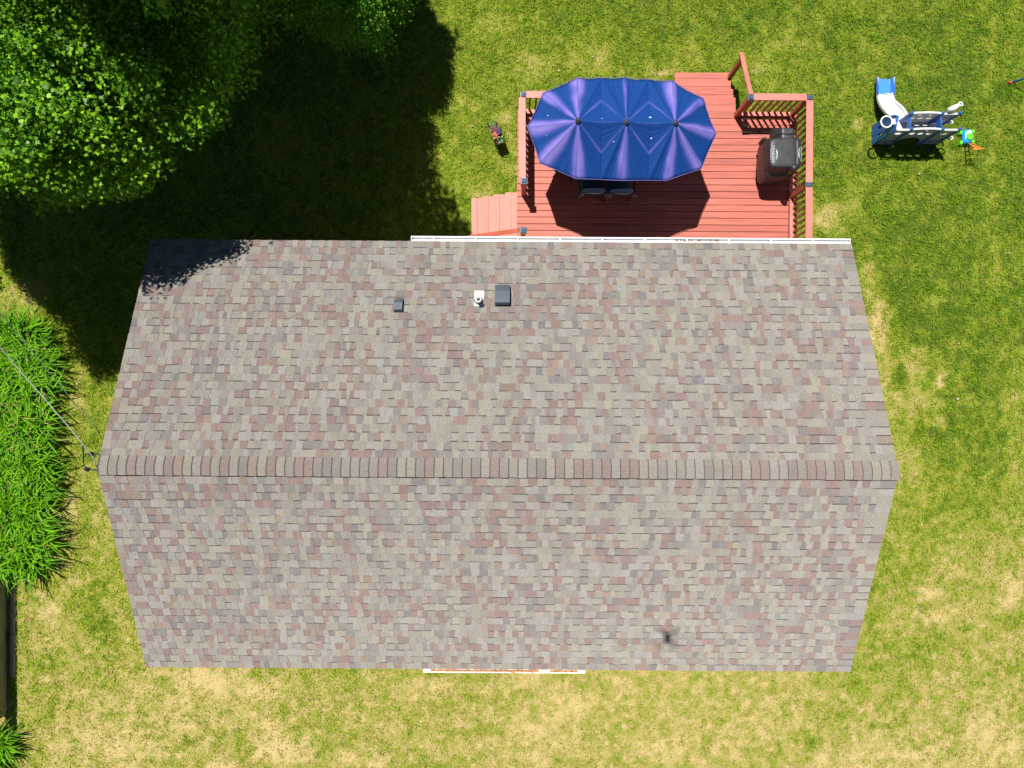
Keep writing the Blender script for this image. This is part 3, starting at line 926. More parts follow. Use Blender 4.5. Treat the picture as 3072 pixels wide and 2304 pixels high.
for ap, bd, ribs in fans:
    for i in range(len(bd) - 1):
        A, B = bd[i], bd[i + 1]; ra, rb = ribs[i], ribs[i + 1]
        o = len(V)
        wA, wB = rng.uniform(.20, .40), rng.uniform(.20, .40)
        if .3 < ra < .79: wA = .085
        if .3 < rb < .79: wB = .085
        long_ = min((A - ap).length, (B - ap).length)
        for r_ in range(NR + 1):
            f = r_ / NR
            for t in range(NT + 1):
                q_ = t / NT
                e = A.lerp(B, q_)
                is_rim = ra in (1, .8, .7, 0) and rb in (1, .8, .7, 0)
                bow = 4 * q_ * (1 - q_)
                if is_rim: e = e.lerp(ap, .010 * bow)       # scalloped hem
                p = ap.lerp(e, f)
                p = p - Vector((0, 0, (.040 if long_ > .9 else .02) * bow * math.sin(math.pi * min(f * .62, 1)) ** 1.0 * (1 if is_rim else .6)))
                # gentle tension ripples
                p.z += .006 * math.sin(9 * q_ * math.pi + 3 * f) * f * bow
                V.append(p)
                ang = (A - ap).angle(B - ap) if (A - ap).length > 1e-6 else 1
                da = q_ * ang; db = (1 - q_) * ang
                nzv = .75 + .5 * mnoise.noise(Vector((p.x * 3, p.y * 3, i * 3.1)))
                fa = ra * max(0.0, 1 - (da / (wA * (1.25 - .55 * f)))) ** 1.15
                fb_ = rb * max(0.0, 1 - (db / (wB * (1.25 - .55 * f)))) ** 1.15
                crease = .55 if min(da, db) < .012 and f > .12 else 1.0
                fade = min(1.0, (max(fa, fb_)) * nzv * 1.5)
                fade = max(fade, .9 * max(0.0, 1 - f / .10)) * crease
                FD.append(fade)
        for r_ in range(NR):
            for t in range(NT):
                a0 = o + r_ * (NT + 1) + t
                Fc.append((a0, a0 + NT + 1, a0 + NT + 2, a0 + 1))
me = bpy.data.meshes.new("canopy")
me.from_pydata([tuple(v) for v in V], [], Fc)
at = me.attributes.new("fade", 'FLOAT', 'POINT'); at.data.foreach_set("value", np.array(FD, dtype=np.float32))
bmx = bmesh.new(); bmx.from_mesh(me); bmesh.ops.remove_doubles(bmx, verts=bmx.verts, dist=1e-5); bmesh.ops.recalc_face_normals(bmx, faces=bmx.faces); bmx.to_mesh(me); bmx.free()
m, n, l, bs = new_mat("blue_canopy_cloth")
a_ = n.new("ShaderNodeAttribute"); a_.attribute_name = "fade"
nz = n.new("ShaderNodeTexNoise"); nz.inputs["Scale"].default_value = 7; nz.inputs["Detail"].default_value = 6
tc = n.new("ShaderNodeTexCoord"); l.new(tc.outputs["Object"], nz.inputs["Vector"])
mm = n.new("ShaderNodeMath"); mm.operation = 'MULTIPLY_ADD'; mm.inputs[1].default_value = .25
sb = n.new("ShaderNodeMath"); sb.operation = 'SUBTRACT'; sb.inputs[1].default_value = .125
l.new(nz.outputs[0], mm.inputs[0]); l.new(a_.outputs["Fac"], mm.inputs[2]); l.new(mm.outputs[0], sb.inputs[0])
rp = n.new("ShaderNodeValToRGB"); e = rp.color_ramp.elements
e[0].position = .02; e[0].color = (0.0010, 0.033, 0.165, 1)
e[1].position = 1.0; e[1].color = (0.165, 0.140, 0.39, 1)
k = e.new(.28); k.color = (0.012, 0.042, 0.19, 1)
k = e.new(.55); k.color = (0.080, 0.078, 0.32, 1)
l.new(sb.outputs[0], rp.inputs[0]); l.new(rp.outputs[0], bs.inputs["Base Color"])
bs.inputs["Roughness"].default_value = .75; bs.inputs["Specular IOR Level"].default_value = .2
ca = link("canopy", me, m, umb, smooth=True)
so = ca.modifiers.new("solid", 'SOLIDIFY'); so.thickness = .003; so.offset = -1
for (x_, y_, r_) in ((1400, 545, .022), (1408, 765, .016), (997, 805, .012), (295, 525, .012), (290, 733, .008), (882, 560, .010)):
    c_ = P(*U(x_, y_), DZ + 2.3)
    # nearest canopy vertex gives the cloth height there
    q_ = min(V, key=lambda v: (Vector(project_px(v)) - Vector(U(x_, y_))).length)
    b = MB(); b.lathe([(r_, .004), (r_ * .7, .008), (.001, .010)], q_, n=9); b.build("bird_dropping", M['logo'], ca)
b = MB()
for i in range(len(RIM)):
    b.tube([RIM[i], RIM[i].lerp(RIM[(i + 1) % 12], .5).lerp(APX[1], .006), RIM[(i + 1) % 12]], .006, 6)
b.build("hem", mat("canopy_hem", (.10, .09, .30), .8), umb)
for i, ap in enumerate(APX):
    b = MB()
    b.lathe([(.050, -.004), (.052, .012), (.040, .018), (.040, .024), (.026, .034), (.018, .048), (.006, .052)], ap)
    b.build("finial", M['bronze'], umb, smooth=False)
    hd = (APX[i] - Vector((0, 0, .06)))
    targets = {0: [2, 1, 0, 11, 10], 1: [3, 9], 2: [8, 7, 6, 5, 4]}[i]
    for t in targets:
        b = MB(); b.bar(hd, RIM[t] - Vector((0, 0, .02)), .018, .018); b.build("rib", M['frame'], umb)
b = MB(); b.tube([(2.07, 4.72, DZ + .05), (2.07, 4.72, APX[1].z - .02)], .028, 12); b.build("pole", M['frame'], umb)
b = MB(); b.bar(APX[0] - Vector((0, 0, .12)), APX[2] - Vector((0, 0, .12)), .035, .035); b.build("ridge_bar", M['frame'], umb)
b = MB(); b.lathe([(.30, 0), (.30, .03), (.10, .07), (.05, .10)], (2.07, 4.72, DZ + .001)); b.build("base", M['frame'], umb)

# table and chairs below it
tb = thing("patio_table", "dark rectangular patio table standing under the blue umbrella", "table", (2.0, 4.75, DZ))
b = MB(); b.box((2.0, 4.75, DZ + .72), (1.7, .95, .03)); b.build("tabletop", M['tabletop'], tb, bevel=.006)
for sx in (-.75, .75):
    for sy in (-.4, .4):
        b = MB(); b.tube([(2.0 + sx, 4.75 + sy, DZ), (2.0 + sx, 4.75 + sy, DZ + .705)], .022, 8); b.build("leg", M['frame'], tb)

def chair(loc, rot, label):
    o = thing("patio_chair", label, "chair", (0, 0, 0), "cushioned patio chairs around the table")
    W = .27
    b = MB(); b.box((0, .02, .40), (.52, .50, .02)); b.build("seat", M['sling'], o)
    b = MB()
    def rr(w, d, z, cy):
        return [Vector((w * math.copysign(abs(math.cos(t)) ** .45, math.cos(t)), cy + d * math.copysign(abs(math.sin(t)) ** .45, math.sin(t)), z)) for t in [2 * math.pi * i / 24 for i in range(24)]]
    b.loft([rr(.21, .21, .412, .03), rr(.235, .235, .43, .03), rr(.235, .235, .465, .03), rr(.20, .20, .485, .03)]); b.build("seat_cushion", M['sling'], o, smooth=True)
    # back cushion leaning back
    b = MB()
    rings = []
    for z, yb, w, d in ((.47, -.19, .22, .035), (.55, -.21, .235, .05), (.75, -.25, .235, .055), (.90, -.285, .225, .055), (.955, -.30, .20, .04), (.965, -.30, .15, .02)):
        rings.append(rr(w, d, z, yb))
    b.loft(rings); b.build("back_cushion", M['cushion'], o, smooth=True)
    b = MB()
    arc = [(-W, -.30, .93), (-.16, -.365, .96), (0, -.38, .97), (.16, -.365, .96), (W, -.30, .93)]
    b.tube([(-W, -.20, .42), (-W, -.27, .75)] + arc + [(W, -.27, .75), (W, -.20, .42)], .014, 8)
    for z, yb in ((.55, -.27), (.72, -.31), (.86, -.345)):
        b.bar((-W, yb + .03, z), (W, yb + .03, z), .012, .02)
    b.build("back_frame", M['frame'], o)
    for s in (-1, 1):
        b = MB(); b.tube([(s * W, -.27, .70), (s * (W + .015), -.05, .665), (s * (W + .015), .22, .65), (s * W, .27, .60)], .021, 8); b.build("armrest", M['frame'], o)
        b = MB(); b.tube([(s * W * .95, .24, .0), (s * W, .26, .62)], .012, 8); b.build("leg", M['frame'], o)
        b = MB(); b.tube([(s * W * .9, -.25, .0), (s * W, -.20, .42)], .012, 8); b.build("leg", M['frame'], o)
        b = MB(); b.tube([(s * .24, -.34, .90), (s * .29, -.385, .885), (s * .31, -.41, .85)], .006, 5); b.tube([(s * .24, -.34, .90), (s * .22, -.40, .86)], .006, 5); b.build("cushion_tie", M['tie'], o)
    o.location = loc; o.rotation_euler = (0, 0, rot)
    return o
chair((1.655, 4.17, DZ), 0, "left one of the two grey cushioned chairs peeking out below the umbrella")
chair((2.215, 4.16, DZ), .02, "right one of the two grey cushioned chairs peeking out below the umbrella")
chair((1.10, 4.70, DZ), -math.pi / 2 + .1, "cushioned chair tucked under the left end of the umbrella")

# ------------------------------------------------------------------ covered grill
gr = thing("covered_grill", "pellet grill under a black branded vinyl cover by the deck railing", "grill", (5.45, 4.6, DZ))
def srect(x0, x1, y0, y1, z, n=56, e=.28, wr=0.0, seed=0.0):
    cx, cy, hx, hy = (x0 + x1) / 2, (y0 + y1) / 2, (x1 - x0) / 2, (y1 - y0) / 2
    out = []
    for i in range(n):
        t = 2 * math.pi * i / n
        c_, s_ = math.cos(t), math.sin(t)
        x = cx + hx * math.copysign(abs(c_) ** e, c_); y = cy + hy * math.copysign(abs(s_) ** e, s_)
        k = wr * mnoise.noise(Vector((x * 5 + seed, y * 5, z * 1.6)))
        out.append(Vector((x + k * c_, y + k * s_, z + .4 * k)))
    return out
b = MB()
G = DZ
b.loft([srect(5.17, 5.77, 4.19, 5.07, G + .05, wr=.06), srect(5.165, 5.765, 4.20, 5.06, G + .30, wr=.05), srect(5.14, 5.76, 4.22, 5.03, G + .55, wr=.05),
        srect(5.10, 5.75, 4.20, 5.00, G + .76, wr=.03), srect(5.09, 5.74, 4.21, 4.99, G + .80, wr=.02), srect(5.10, 5.735, 4.27, 4.95, G + .84, wr=.03),
        srect(5.105, 5.72, 4.29, 4.92, G + .98, wr=.025, e=.35), srect(5.115, 5.70, 4.30, 4.90, G + 1.06, wr=.015, e=.35), srect(5.14, 5.68, 4.31, 4.89, G + 1.095, wr=.01, e=.35),
        srect(5.20, 5.60, 4.34, 4.86, G + 1.105, wr=.006, e=.4)])
# hopper shoulder at the far end
b.loft([srect(5.30, 5.74, 4.80, 5.30, G + .40, e=.22, wr=.03), srect(5.33, 5.73, 4.80, 5.26, G + .62, e=.22, wr=.02), srect(5.44, 5.72, 4.80, 5.20, G + .82, e=.22, wr=.015), srect(5.46, 5.71, 4.82, 5.18, G + .85, e=.22, wr=.01), srect(5.5, 5.67, 4.85, 5.15, G + .855, e=.25)])
# lid roll at the back and the covered chimney
rl = []
for t in np.linspace(0, 1, 14):
    y = 4.27 + t * .66
    rr_ = .085 * min(1, .25 + 6 * min(t, 1 - t))
    rl.append([Vector((5.685 + rr_ * math.cos(a), y, G + 1.02 + rr_ * .9 * math.sin(a))) for a in [2 * math.pi * i / 20 for i in range(20)]])
b.loft(rl)
b.lathe([(.075, G + .60), (.070, G + 1.12), (.066, G + 1.17), (.04, G + 1.195), (.01, G + 1.20)], (5.585, 4.285, 0), n=24)
# front shelf fold
b.lathe([(.04, G + .30), (.045, G + .66), (.03, G + .70)], (5.17, 5.02, 0), n=14)
cv = b.build("cover", M['cover'], gr, smooth=True)
sd = cv.modifiers.new("sub", 'SUBSURF'); sd.levels = 1; sd.render_levels = 1
b = MB(); b.tube([(5.27, 5.13, G + .68), (5.36, 5.095, G + .80), (5.47, 5.06, G + .872), (5.60, 5.045, G + .880), (5.74, 5.055, G + .84)], .007, 6); b.build("strap", M['strap'], gr)
def flat_text(body, size, c, rot, name, tilt=0.0, sx=1.0):
    me = text_mesh(name, body, size, .0015)
    me.transform(Matrix.Translation(c) @ Matrix.Rotation(tilt, 4, 'Y') @ Matrix.Rotation(rot, 4, 'Z') @ Matrix.Scale(sx, 4, (1, 0, 0)))
    return link(name, me, M['logo'], gr)
zt = G + 1.117
flat_text("TRAEGER", .064, (5.182, 4.56, zt), -math.pi / 2, "logo_text", tilt=-.12, sx=1.3)
flat_text("WOOD FIRED GRILLS", .022, (5.137, 4.56, zt - .012), -math.pi / 2, "logo_text", tilt=-.3, sx=1.1)
flat_text("TRAEGER", .062, (5.752, 4.57, G + 1.085), math.pi / 2, "logo_text", tilt=.75, sx=1.18)
def emblem(cx, cy, z, sgn, tilt):
    polys = [[(-.115, .0), (-.03, .055), (.0, .03), (-.06, .005)], [(-.03, .0), (.03, .06), (.06, .02), (.03, .028), (.0, .0)],
             [(.045, -.004), (.075, .05), (.078, .0)], [(.085, 0), (.10, .045), (.105, .0)], [(.11, 0), (.122, .03), (.128, 0)]]
    b = MB()
    for pl in polys:
        n_ = len(pl)
        lo = [(x, y, 0) for x, y in pl]; hi = [(x, y, .002) for x, y in pl]
        b.add(lo + hi, [tuple(range(n_))[::-1], tuple(range(n_, 2 * n_))] + [(k, (k + 1) % n_, n_ + (k + 1) % n_, n_ + k) for k in range(n_)])
    me = b.mesh("logo_emblem")
    me.transform(Matrix.Translation((cx, cy, z)) @ Matrix.Rotation(tilt, 4, 'Y') @ Matrix.Diagonal((.72, .92, 1, 1)) @ Matrix.Rotation(-math.pi / 2 * sgn, 4, 'Z'))
    link("logo_emblem", me, M['logo'], gr)
emblem(5.235, 4.56, zt + .001, 1, 0)
emblem(5.705, 4.57, G + 1.118, -1, .25)

# ------------------------------------------------------------------ playset
ps = thing("playset", "blue and white plastic toddler climber with a curved slide on the lawn", "playset", (8.7, 5.55, 0))
PN, PF, PL, PR = 5.40, 5.74, 8.15, 9.50
TOP = .98
def panel(name, m, outer, holes, thick, mtx, parent=None):
    me = curve_mesh(name, outer, holes, thick)
    me.transform(mtx)
    return link(name, me, m, parent or ps)
XZ = lambda y: Matrix.Translation((0, y, 0)) @ Matrix.Rotation(math.pi / 2, 4, 'X')
YZ = lambda x: Matrix.Translation((x, 0, 0)) @ Matrix.Rotation(math.pi / 2, 4, 'Z') @ Matrix.Rotation(math.pi / 2, 4, 'X')
# long side panels: three bays each, middle one arched on top
for y in (PN, PF):
    outer = [(PL + .02, .04), (8.42, .04)] + [(8.48 + .04 * math.cos(t) * 0 + .6 * (1 - math.cos(t)) / 2, .04 + .42 * math.sin(t)) for t in np.linspace(0.05, math.pi - .05, 12)] + [(9.12, .04), (PR - .03, .04), (PR - .03, .90), (9.14, .91)]
    outer += [(8.80 + .33 * math.cos(t), .90 + .08 * math.sin(t)) for t in np.linspace(.1, math.pi - .1, 10)] + [(8.46, .91), (PL + .02, .88)]
    holes = [ell(8.32, .70, .075, .055), ell(8.62, .70, .062, .058), ell(8.80, .70, .062, .058), ell(8.98, .70, .062, .058), ell(9.31, .70, .075, .055), ell(8.84, .88, .03, .022)]
    if y == PF:
        outer = [(8.48, .04), (PR - .03, .04), (PR - .03, .90), (9.14, .91)] + [(8.80 + .33 * math.cos(t), .90 + .08 * math.sin(t)) for t in np.linspace(.1, math.pi - .1, 10)] + [(8.48, .91)]
        holes = [ell(8.62, .70, .062, .05), ell(8.80, .70, .062, .05), ell(8.98, .70, .062, .05), ell(8.62, .42, .062, .045), ell(8.80, .42, .062, .045), ell(8.98, .42, .062, .045),
                 ell(8.70, .86, .04, .02), ell(8.92, .86, .04, .02), ell(9.3, .55, .05, .05)]
    panel("side_panel", M['pgrey'] if y == PN else M['pgrey_t'], outer, holes, .012, XZ(y))
    b = MB()
    # pale rounded top edge
    xs_ = np.linspace(PL + .03 if y == PN else 8.5, PR - .03, 26)
    b.tube([(x, y, .905 + (.075 * math.sqrt(max(0, 1 - ((x - 8.8) / .33) ** 2)) if abs(x - 8.8) < .33 else 0)) for x in xs_], .026, 8)
    b.build("top_edge", M['pwhite'], ps, smooth=True)
    for x in ((8.47, 9.13, PR) if y == PN else (8.47, 9.13, PR)):
        b = MB(); b.tube([(x, y, 0), (x, y, TOP), (x, y, TOP + .02)], [.035, .035, .02], 10); b.build("corner_post", M['pblue'], ps)
# raised letters-like relief low on the near panel
b = MB()
for x in (8.30, 9.30):
    b.ring((x, PN - .02, .20), .07, .016, (0, 1, 0), 16, 6); b.ring((x + .12, PN - .02, .20), .05, .016, (0, 1, 0), 16, 6)
b.build("panel_relief", M['pgrey'], ps)
# left end panel, blue with an arch, holes and the ball hoop
outer = [(PN - .02, .02), (PF + .08, .02), (PF + .06, .5), (PF - .02, .92), (5.64, 1.06), (5.52, .98), (PN - .02, .92)]
holes = [ell(5.58, .92, .06, .04), ell(5.50, .35, .035, .10), ell(5.66, .35, .035, .10), ell(5.48, .62, .02, .02), ell(5.68, .62, .02, .02), ell(5.58, .62, .035, .02)]
panel("end_panel", M['pblue'], outer, holes, .05, YZ(PL - .02))
hoop = MB(); hoop.ring((7.93, 5.55, .97), .118, .017, (0, 0, 1), 28, 8)
hoop.bar((8.06, 5.55, .97), (8.13, 5.55, .97), .12, .04)
hp = hoop.build("hoop", M['pwhite'], ps, smooth=True)
b = MB()
for k in range(9):
    t = 2 * math.pi * k / 9
    for dt in (.7, -.7):
        b.tube([(7.93 + .112 * math.cos(t), 5.55 + .112 * math.sin(t), .965), (7.93 + .10 * math.cos(t + dt * .5), 5.55 + .10 * math.sin(t + dt * .5), .89), (7.93 + .065 * math.cos(t + dt), 5.55 + .065 * math.sin(t + dt), .80)], .005, 4)
b.build("net", M['net'], hp)
# platform and low floors
b = MB(); b.box((8.31, 5.57, .50), (.30, .32, .03)); b.build("platform", M['pwhite'], ps)
me = curve_mesh('floor_panel', [(8.49, 5.41), (9.11, 5.41), (9.11, 5.73), (8.49, 5.73)], [ell(8.62, 5.57, .05, .035), ell(8.80, 5.57, .05, .035), ell(8.98, 5.57, .05, .035)], .02)
me.transform(Matrix.Translation((0, 0, .46)))
link('floor_panel', me, M['pgrey_t'], ps)
b = MB(); b.box((9.32, 5.57, .30), (.33, .31, .03)); b.build("floor_panel", M['pwhite'], ps)
panel("wall_panel", M['pblue'], [(5.42, .04), (5.72, .04), (5.72, .9), (5.42, .9)], [ell(5.57, .45, .11, .3)], .03, YZ(9.13))
panel("wall_panel", M['pblue'], [(5.42, .04), (5.72, .04), (5.72, .9), (5.42, .9)], [ell(5.57, .5, .11, .32)], .03, YZ(8.48))
# slide
cl = [((395, 95), .10), ((395, 205), .11), ((396, 325), .15), ((405, 430), .20), ((440, 510), .27), ((505, 590), .34), ((585, 665), .41), ((635, 750), .47), ((650, 850), .51), ((650, 935), .52)]
pts = [P(2580 + x / 5.53, 220 + y / 5.53, z) for (x, y), z in cl]
# denser
dens = []
for i in range(len(pts) - 1):
    for t in np.linspace(0, 1, 5)[:-1]:
        p0, p1, p2, p3 = pts[max(i - 1, 0)], pts[i], pts[i + 1], pts[min(i + 2, len(pts) - 1)]
        dens.append(.5 * ((2 * p1) + (p2 - p0) * t + (2 * p0 - 5 * p1 + 4 * p2 - p3) * t * t + (3 * p1 - p0 - 3 * p2 + p3) * t ** 3))
dens.append(pts[-1])
def trough(path, hw, wall, mname, name, colr):
    b = MB(); sec = [(-hw - .035, wall - .06), (-hw - .03, wall), (-hw, wall), (-hw + .012, .0), (hw - .012, .0), (hw, wall), (hw + .03, wall), (hw + .035, wall - .06), (hw - .0, -.045), (-hw + .0, -.045)]
    rings = []
    for i, p in enumerate(path):
        d = (path[min(i + 1, len(path) - 1)] - path[max(i - 1, 0)]); d.z = 0; d.normalize()
        s_ = Vector((-d.y, d.x, 0))
        rings.append([p + s_ * a + Vector((0, 0, z)) for a, z in sec])
    b.loft(rings)
    return b.build(name, colr, ps)
trough(dens[8:], .150, .085, None, "slide", M['pwhite'])
trough([p + Vector((0, 0, .0)) for p in dens[:10]], .158, .10, None, "slide_end", M['pblue_l'])
for s_ in (-1, 1):
    b = MB(); b.tube([p + Vector((s_ * .178, 0, .095)) for p in dens[:11]], .02, 8); b.build("slide_rail", M['pblue'], ps)
# telescope toy and climbing handles on the far right
b = MB(); b.tube([(9.26, 5.80, .93), (9.34, 5.83, 1.02), (9.42, 5.88, 1.06)], [.07, .06, .035], 10); b.ring((9.44, 5.89, 1.07), .045, .014, (.3, .2, .9), 18, 6)
b.build("telescope", M['pwhite'], ps, smooth=True)
for y in (PN, PF):
    b = MB(); b.ring((9.58, y, .45), .07, .015, (0, .55, .8), 18, 6); b.build("handle", M['pwhite'], ps, smooth=True)

# toy mower
tm = thing("toy_mower", "blue and green toy lawn mower with an orange push handle", "toy", (10.2, 5.53, 0))
a0 = .04
b = MB()
cx, cy = 10.20, 5.545
b.loft([srect(cx - .10, cx + .10, cy - .16, cy + .15, .03, e=.45, n=28), srect(cx - .11, cx + .11, cy - .17, cy + .16, .07, e=.45, n=28), srect(cx - .085, cx + .095, cy - .13, cy + .14, .13, e=.5, n=28), srect(cx - .06, cx + .07, cy - .09, cy + .11, .145, e=.6, n=28)])
b.build("body", M['toy_blue'], tm, smooth=True)
b = MB(); b.lathe([(.075, .13), (.075, .165), (.062, .175), (.03, .172)], (cx + .025, cy - .02, 0), n=20)
b.build("bubble_wheel", M['toy_green'], tm)
b = MB(); b.lathe([(.055, .12), (.055, .155), (.04, .162)], (cx + .01, cy + .07, 0), n=16); b.build("engine_cap", M['toy_grey'], tm)
for wx, wy in ((-.135, .10), (-.13, -.13), (.135, .12), (.135, -.115)):
    b = MB()
    rings = [[Vector((cx + wx + dx, cy + wy + r_ * math.cos(t), .05 + r_ * math.sin(t))) for t in [2 * math.pi * i / 18 for i in range(18)]] for dx, r_ in ((-.028, .02), (-.028, .05), (.028, .05), (.028, .02))]
    b.loft(rings); b.build("wheel", M['toy_green'], tm)
b = MB()
q0, q1 = Vector((10.225, 5.40, .12)), Vector((10.17, 5.13, .52))
sd_ = Vector((.045, .005, 0))
for s_ in (-1, 1): b.tube([q0 + sd_ * s_, q1 + sd_ * s_], .013, 8)
for t in (.25, .5, .75): b.tube([q0.lerp(q1, t) - sd_, q0.lerp(q1, t) + sd_], .011, 6)
c0, c1 = q1 + Vector((-.125, -.005, .0)), q1 + Vector((.125, .015, .0))
up_ = (q1 - q0).normalized() * .045
b.tube([c0, c1, c1 + up_ , c0 + up_, c0], .013, 8)
b.build("push_handle", M['toy_orange'], tm, smooth=True)

# leaning blue pole with a red foot at the right edge
pl_ = thing("blue_pole", "thin blue pole with a red foot leaning in at the right edge", "pole", (11.2, 6.776, 0))
d_ = Vector((.578, -.066, 1)).normalized()
p0 = Vector((11.2, 6.776, .03))
b = MB(); b.tube([p0, p0 + d_ * 1.9], .021, 10); b.build("shaft", M['pblue_l'], pl_, smooth=True)
b = MB(); b.tube([p0 - d_ * .03, p0, p0 + d_ * .05], [.020, .034, .030], 12); b.build("foot", M['red'], pl_, smooth=True)

# ------------------------------------------------------------------ planter with flowers
zc = .42
q4 = [P(1467, 381, zc), P(1490, 365, zc), P(1517, 424, zc), P(1490, 430, zc)]
pt = thing("planter", "narrow wooden planter box on a black wire stand beside the deck", "planter", ((q4[0] + q4[2]) / 2 * Vector((1, 1, 0)) if False else ((q4[0].x + q4[2].x) / 2, (q4[0].y + q4[2].y) / 2, 0)))
cen = sum(q4, Vector()) / 4
ax = ((q4[3] + q4[2]) / 2 - (q4[0] + q4[1]) / 2); LX = ax.length; ax.normalize()
sx_ = Vector((-ax.y, ax.x, 0)); WX = .20
b = MB()
def bx(u, w, z): return cen + ax * u + sx_ * w + Vector((0, 0, z - zc))
def ringb(L_, W_, z): return [bx(-L_, -W_, z), bx(L_, -W_, z), bx(L_, W_, z), bx(-L_, W_, z)]
h1, h2 = LX / 2, WX / 2
b.loft([ringb(h1 * .88, h2 * .8, .24), ringb(h1, h2, .42), ringb(h1 - .018, h2 - .018, .42), ringb(h1 - .03, h2 - .03, .37)])
b.build("box", M['wicker'], pt)
b = MB(); b.add(ringb(h1 - .025, h2 - .025, .385), [(0, 1, 2, 3)]); b.build("soil", M['soil'], pt)
for s_ in (-1, 1):
    b = MB()
    u = h1 * .92 * s_
    b.tube([bx(u * 1.05, -h2 * 1.2, .0), bx(u * .95, -h2, .42), bx(u, 0, .66), bx(u * .95, h2, .42), bx(u * 1.05, h2 * 1.2, .0)], .008, 6)
    b.build("wire_leg", M['wire'], pt)
b = MB(); b.tube([bx(-h1 * .92, 0, .66), bx(-h1 * .5, h2 * .8, .60), bx(0, h2, .56), bx(h1 * .5, h2 * .9, .5), bx(h1 * .95, h2, .42)], .007, 6); b.build("wire_handle", M['wire'], pt)
b = MB(); b.ring(bx(-h1 * 1.15, -h2, .44), .045, .008, (1, .4, .2), 16, 6); b.build("wire_curl", M['wire'], pt)
def flower(u, w, label, m_fl, nfl, rad=.07, leaves=26):
    c0_ = bx(u, w, .39)
    o = thing("flowering_plant" if nfl else "foliage_plant", label, "flower" if nfl else "plant", c0_, "plants in the planter box")
    b = MB()
    for i in range(leaves):
        t = random.uniform(0, 6.28); r_ = random.uniform(.01, rad); z = random.uniform(.01, .10)
        p = c0_ + Vector((math.cos(t) * r_, math.sin(t) * r_, z)); d1 = Vector((math.cos(t), math.sin(t), random.uniform(-.2, .5))).normalized(); d2 = d1.cross(Vector((0, 0, 1))).normalized()
        L_, W_ = random.uniform(.025, .05), random.uniform(.009, .018)
        b.add([p, p + d1 * L_ * .5 + d2 * W_, p + d1 * L_, p + d1 * L_ * .5 - d2 * W_], [(0, 1, 2, 3)])
    b.build("leaves", M['leaf_f'], o)
    if nfl:
        b = MB()
        for i in range(nfl):
            t = random.uniform(0, 6.28); r_ = random.uniform(.0, rad); p = c0_ + Vector((math.cos(t) * r_, math.sin(t) * r_, random.uniform(.09, .13)))
            for k in range(5):
                a_ = k * 1.2566 + t; d1 = Vector((math.cos(a_), math.sin(a_), .25)); d2 = Vector((-math.sin(a_), math.cos(a_), 0))
                b.add([p, p + d1 * .014 + d2 * .009, p + d1 * .024, p + d1 * .014 - d2 * .009], [(0, 1, 2, 3)])
        b.build("petals", m_fl, o)
flower(-.20, 0.0, "bushy green plant at the far end of the planter box", None, 0)
flower(-.09, -.04, "dark magenta flowering plant in the planter box", M['fl_magenta'], 12)
flower(-.01, .03, "dark purple flowering plant along the left side of the planter box", M['fl_purple'], 16)
flower(.05, -.06, "bright red orange flowers hanging over the right side of the planter", M['fl_red'], 22, .06)
flower(.16, .0, "light green plant at the near end of the planter box", None, 0)

# ------------------------------------------------------------------ timber wall, edging, cables, stones
wl = thing("timber_wall", "dark weathered timber board wall along the lawn edge at bottom left", "wall", (-11.35, -5.6, 0))
yA, yB = P(20, 1700).y, P(20, 2143).y
xw = P(24, 1900).x
for k in range(5):
    b = MB()
    b.box((xw - .04 - .002 * (k % 2), (yA + yB) / 2, .10 + .182 * k), (.045, yA - yB - .003 * k, .176)); b.build("board", M['timber'], wl, bevel=.004)
b = MB()
for y in np.linspace(yA - .1, yB + .1, 5): b.box((xw - .115, y, .48), (.09, .09, .95))
b.box((xw - .09, (yA + yB) / 2, .945), (.16, yA - yB + .02, .03))
b.build("framing", M['timber'], wl)
ed = MB()
xe = P(46, 1900).x
ed.box((xe - .04, (P(0, 1760).y + P(0, 2029).y) / 2, .02), (.08, P(0, 1760).y - P(0, 2029).y, .07))
tag(ed.build("edging_strip", M['edging'], None, bevel=.006), "pale edging strip on the ground in the shadow of the timber wall", "edging")

def cable(name, pxs, z0, z1, r, m, label, ext):
    pts = []
    n = len(pxs)
    for i, (x, y) in enumerate(pxs):
        t = i / (n - 1)
        pts.append(P(x, y, z0 + (z1 - z0) * t - .12 * 4 * t * (1 - t)))
    d = (pts[0] - pts[1]).normalized()
    pts = [pts[0] + d * ext] + pts
    b = MB(); b.tube(pts, r, 6)
    return tag(b.build(name, m, None, smooth=True), label, "cable", "service cables running to the gable peak")
cable("service_cable", [(0, 1042), (47, 1097), (133, 1195), (223, 1300), (262, 1350), (281, 1374), (289, 1402)], 5.7, 4.93, .0075, M['cable'], "thick white cable running over the daylilies to the gable peak", 1.2)
cable("service_cable", [(0, 938), (78, 1032), (165, 1136), (212, 1195), (273, 1262), (305, 1314)], 5.5, 4.76, .006, M['cable_d'], "thin grey cable running to the roof edge above the peak", 1.2)
b = MB(); b.tube([P(248, 1333, 5.0), P(250, 1365, 4.85), P(251, 1395, 4.72), P(258, 1407, 4.74), P(272, 1405, 4.76)], .010, 6)
b.tube([P(252, 1370, 4.85), P(262, 1360, 4.87), P(276, 1362, 4.85)], .009, 6)
tag(b.build("cable_loop", M['wire'], None, smooth=True), "short black loop of cable hanging at the gable peak", "cable")

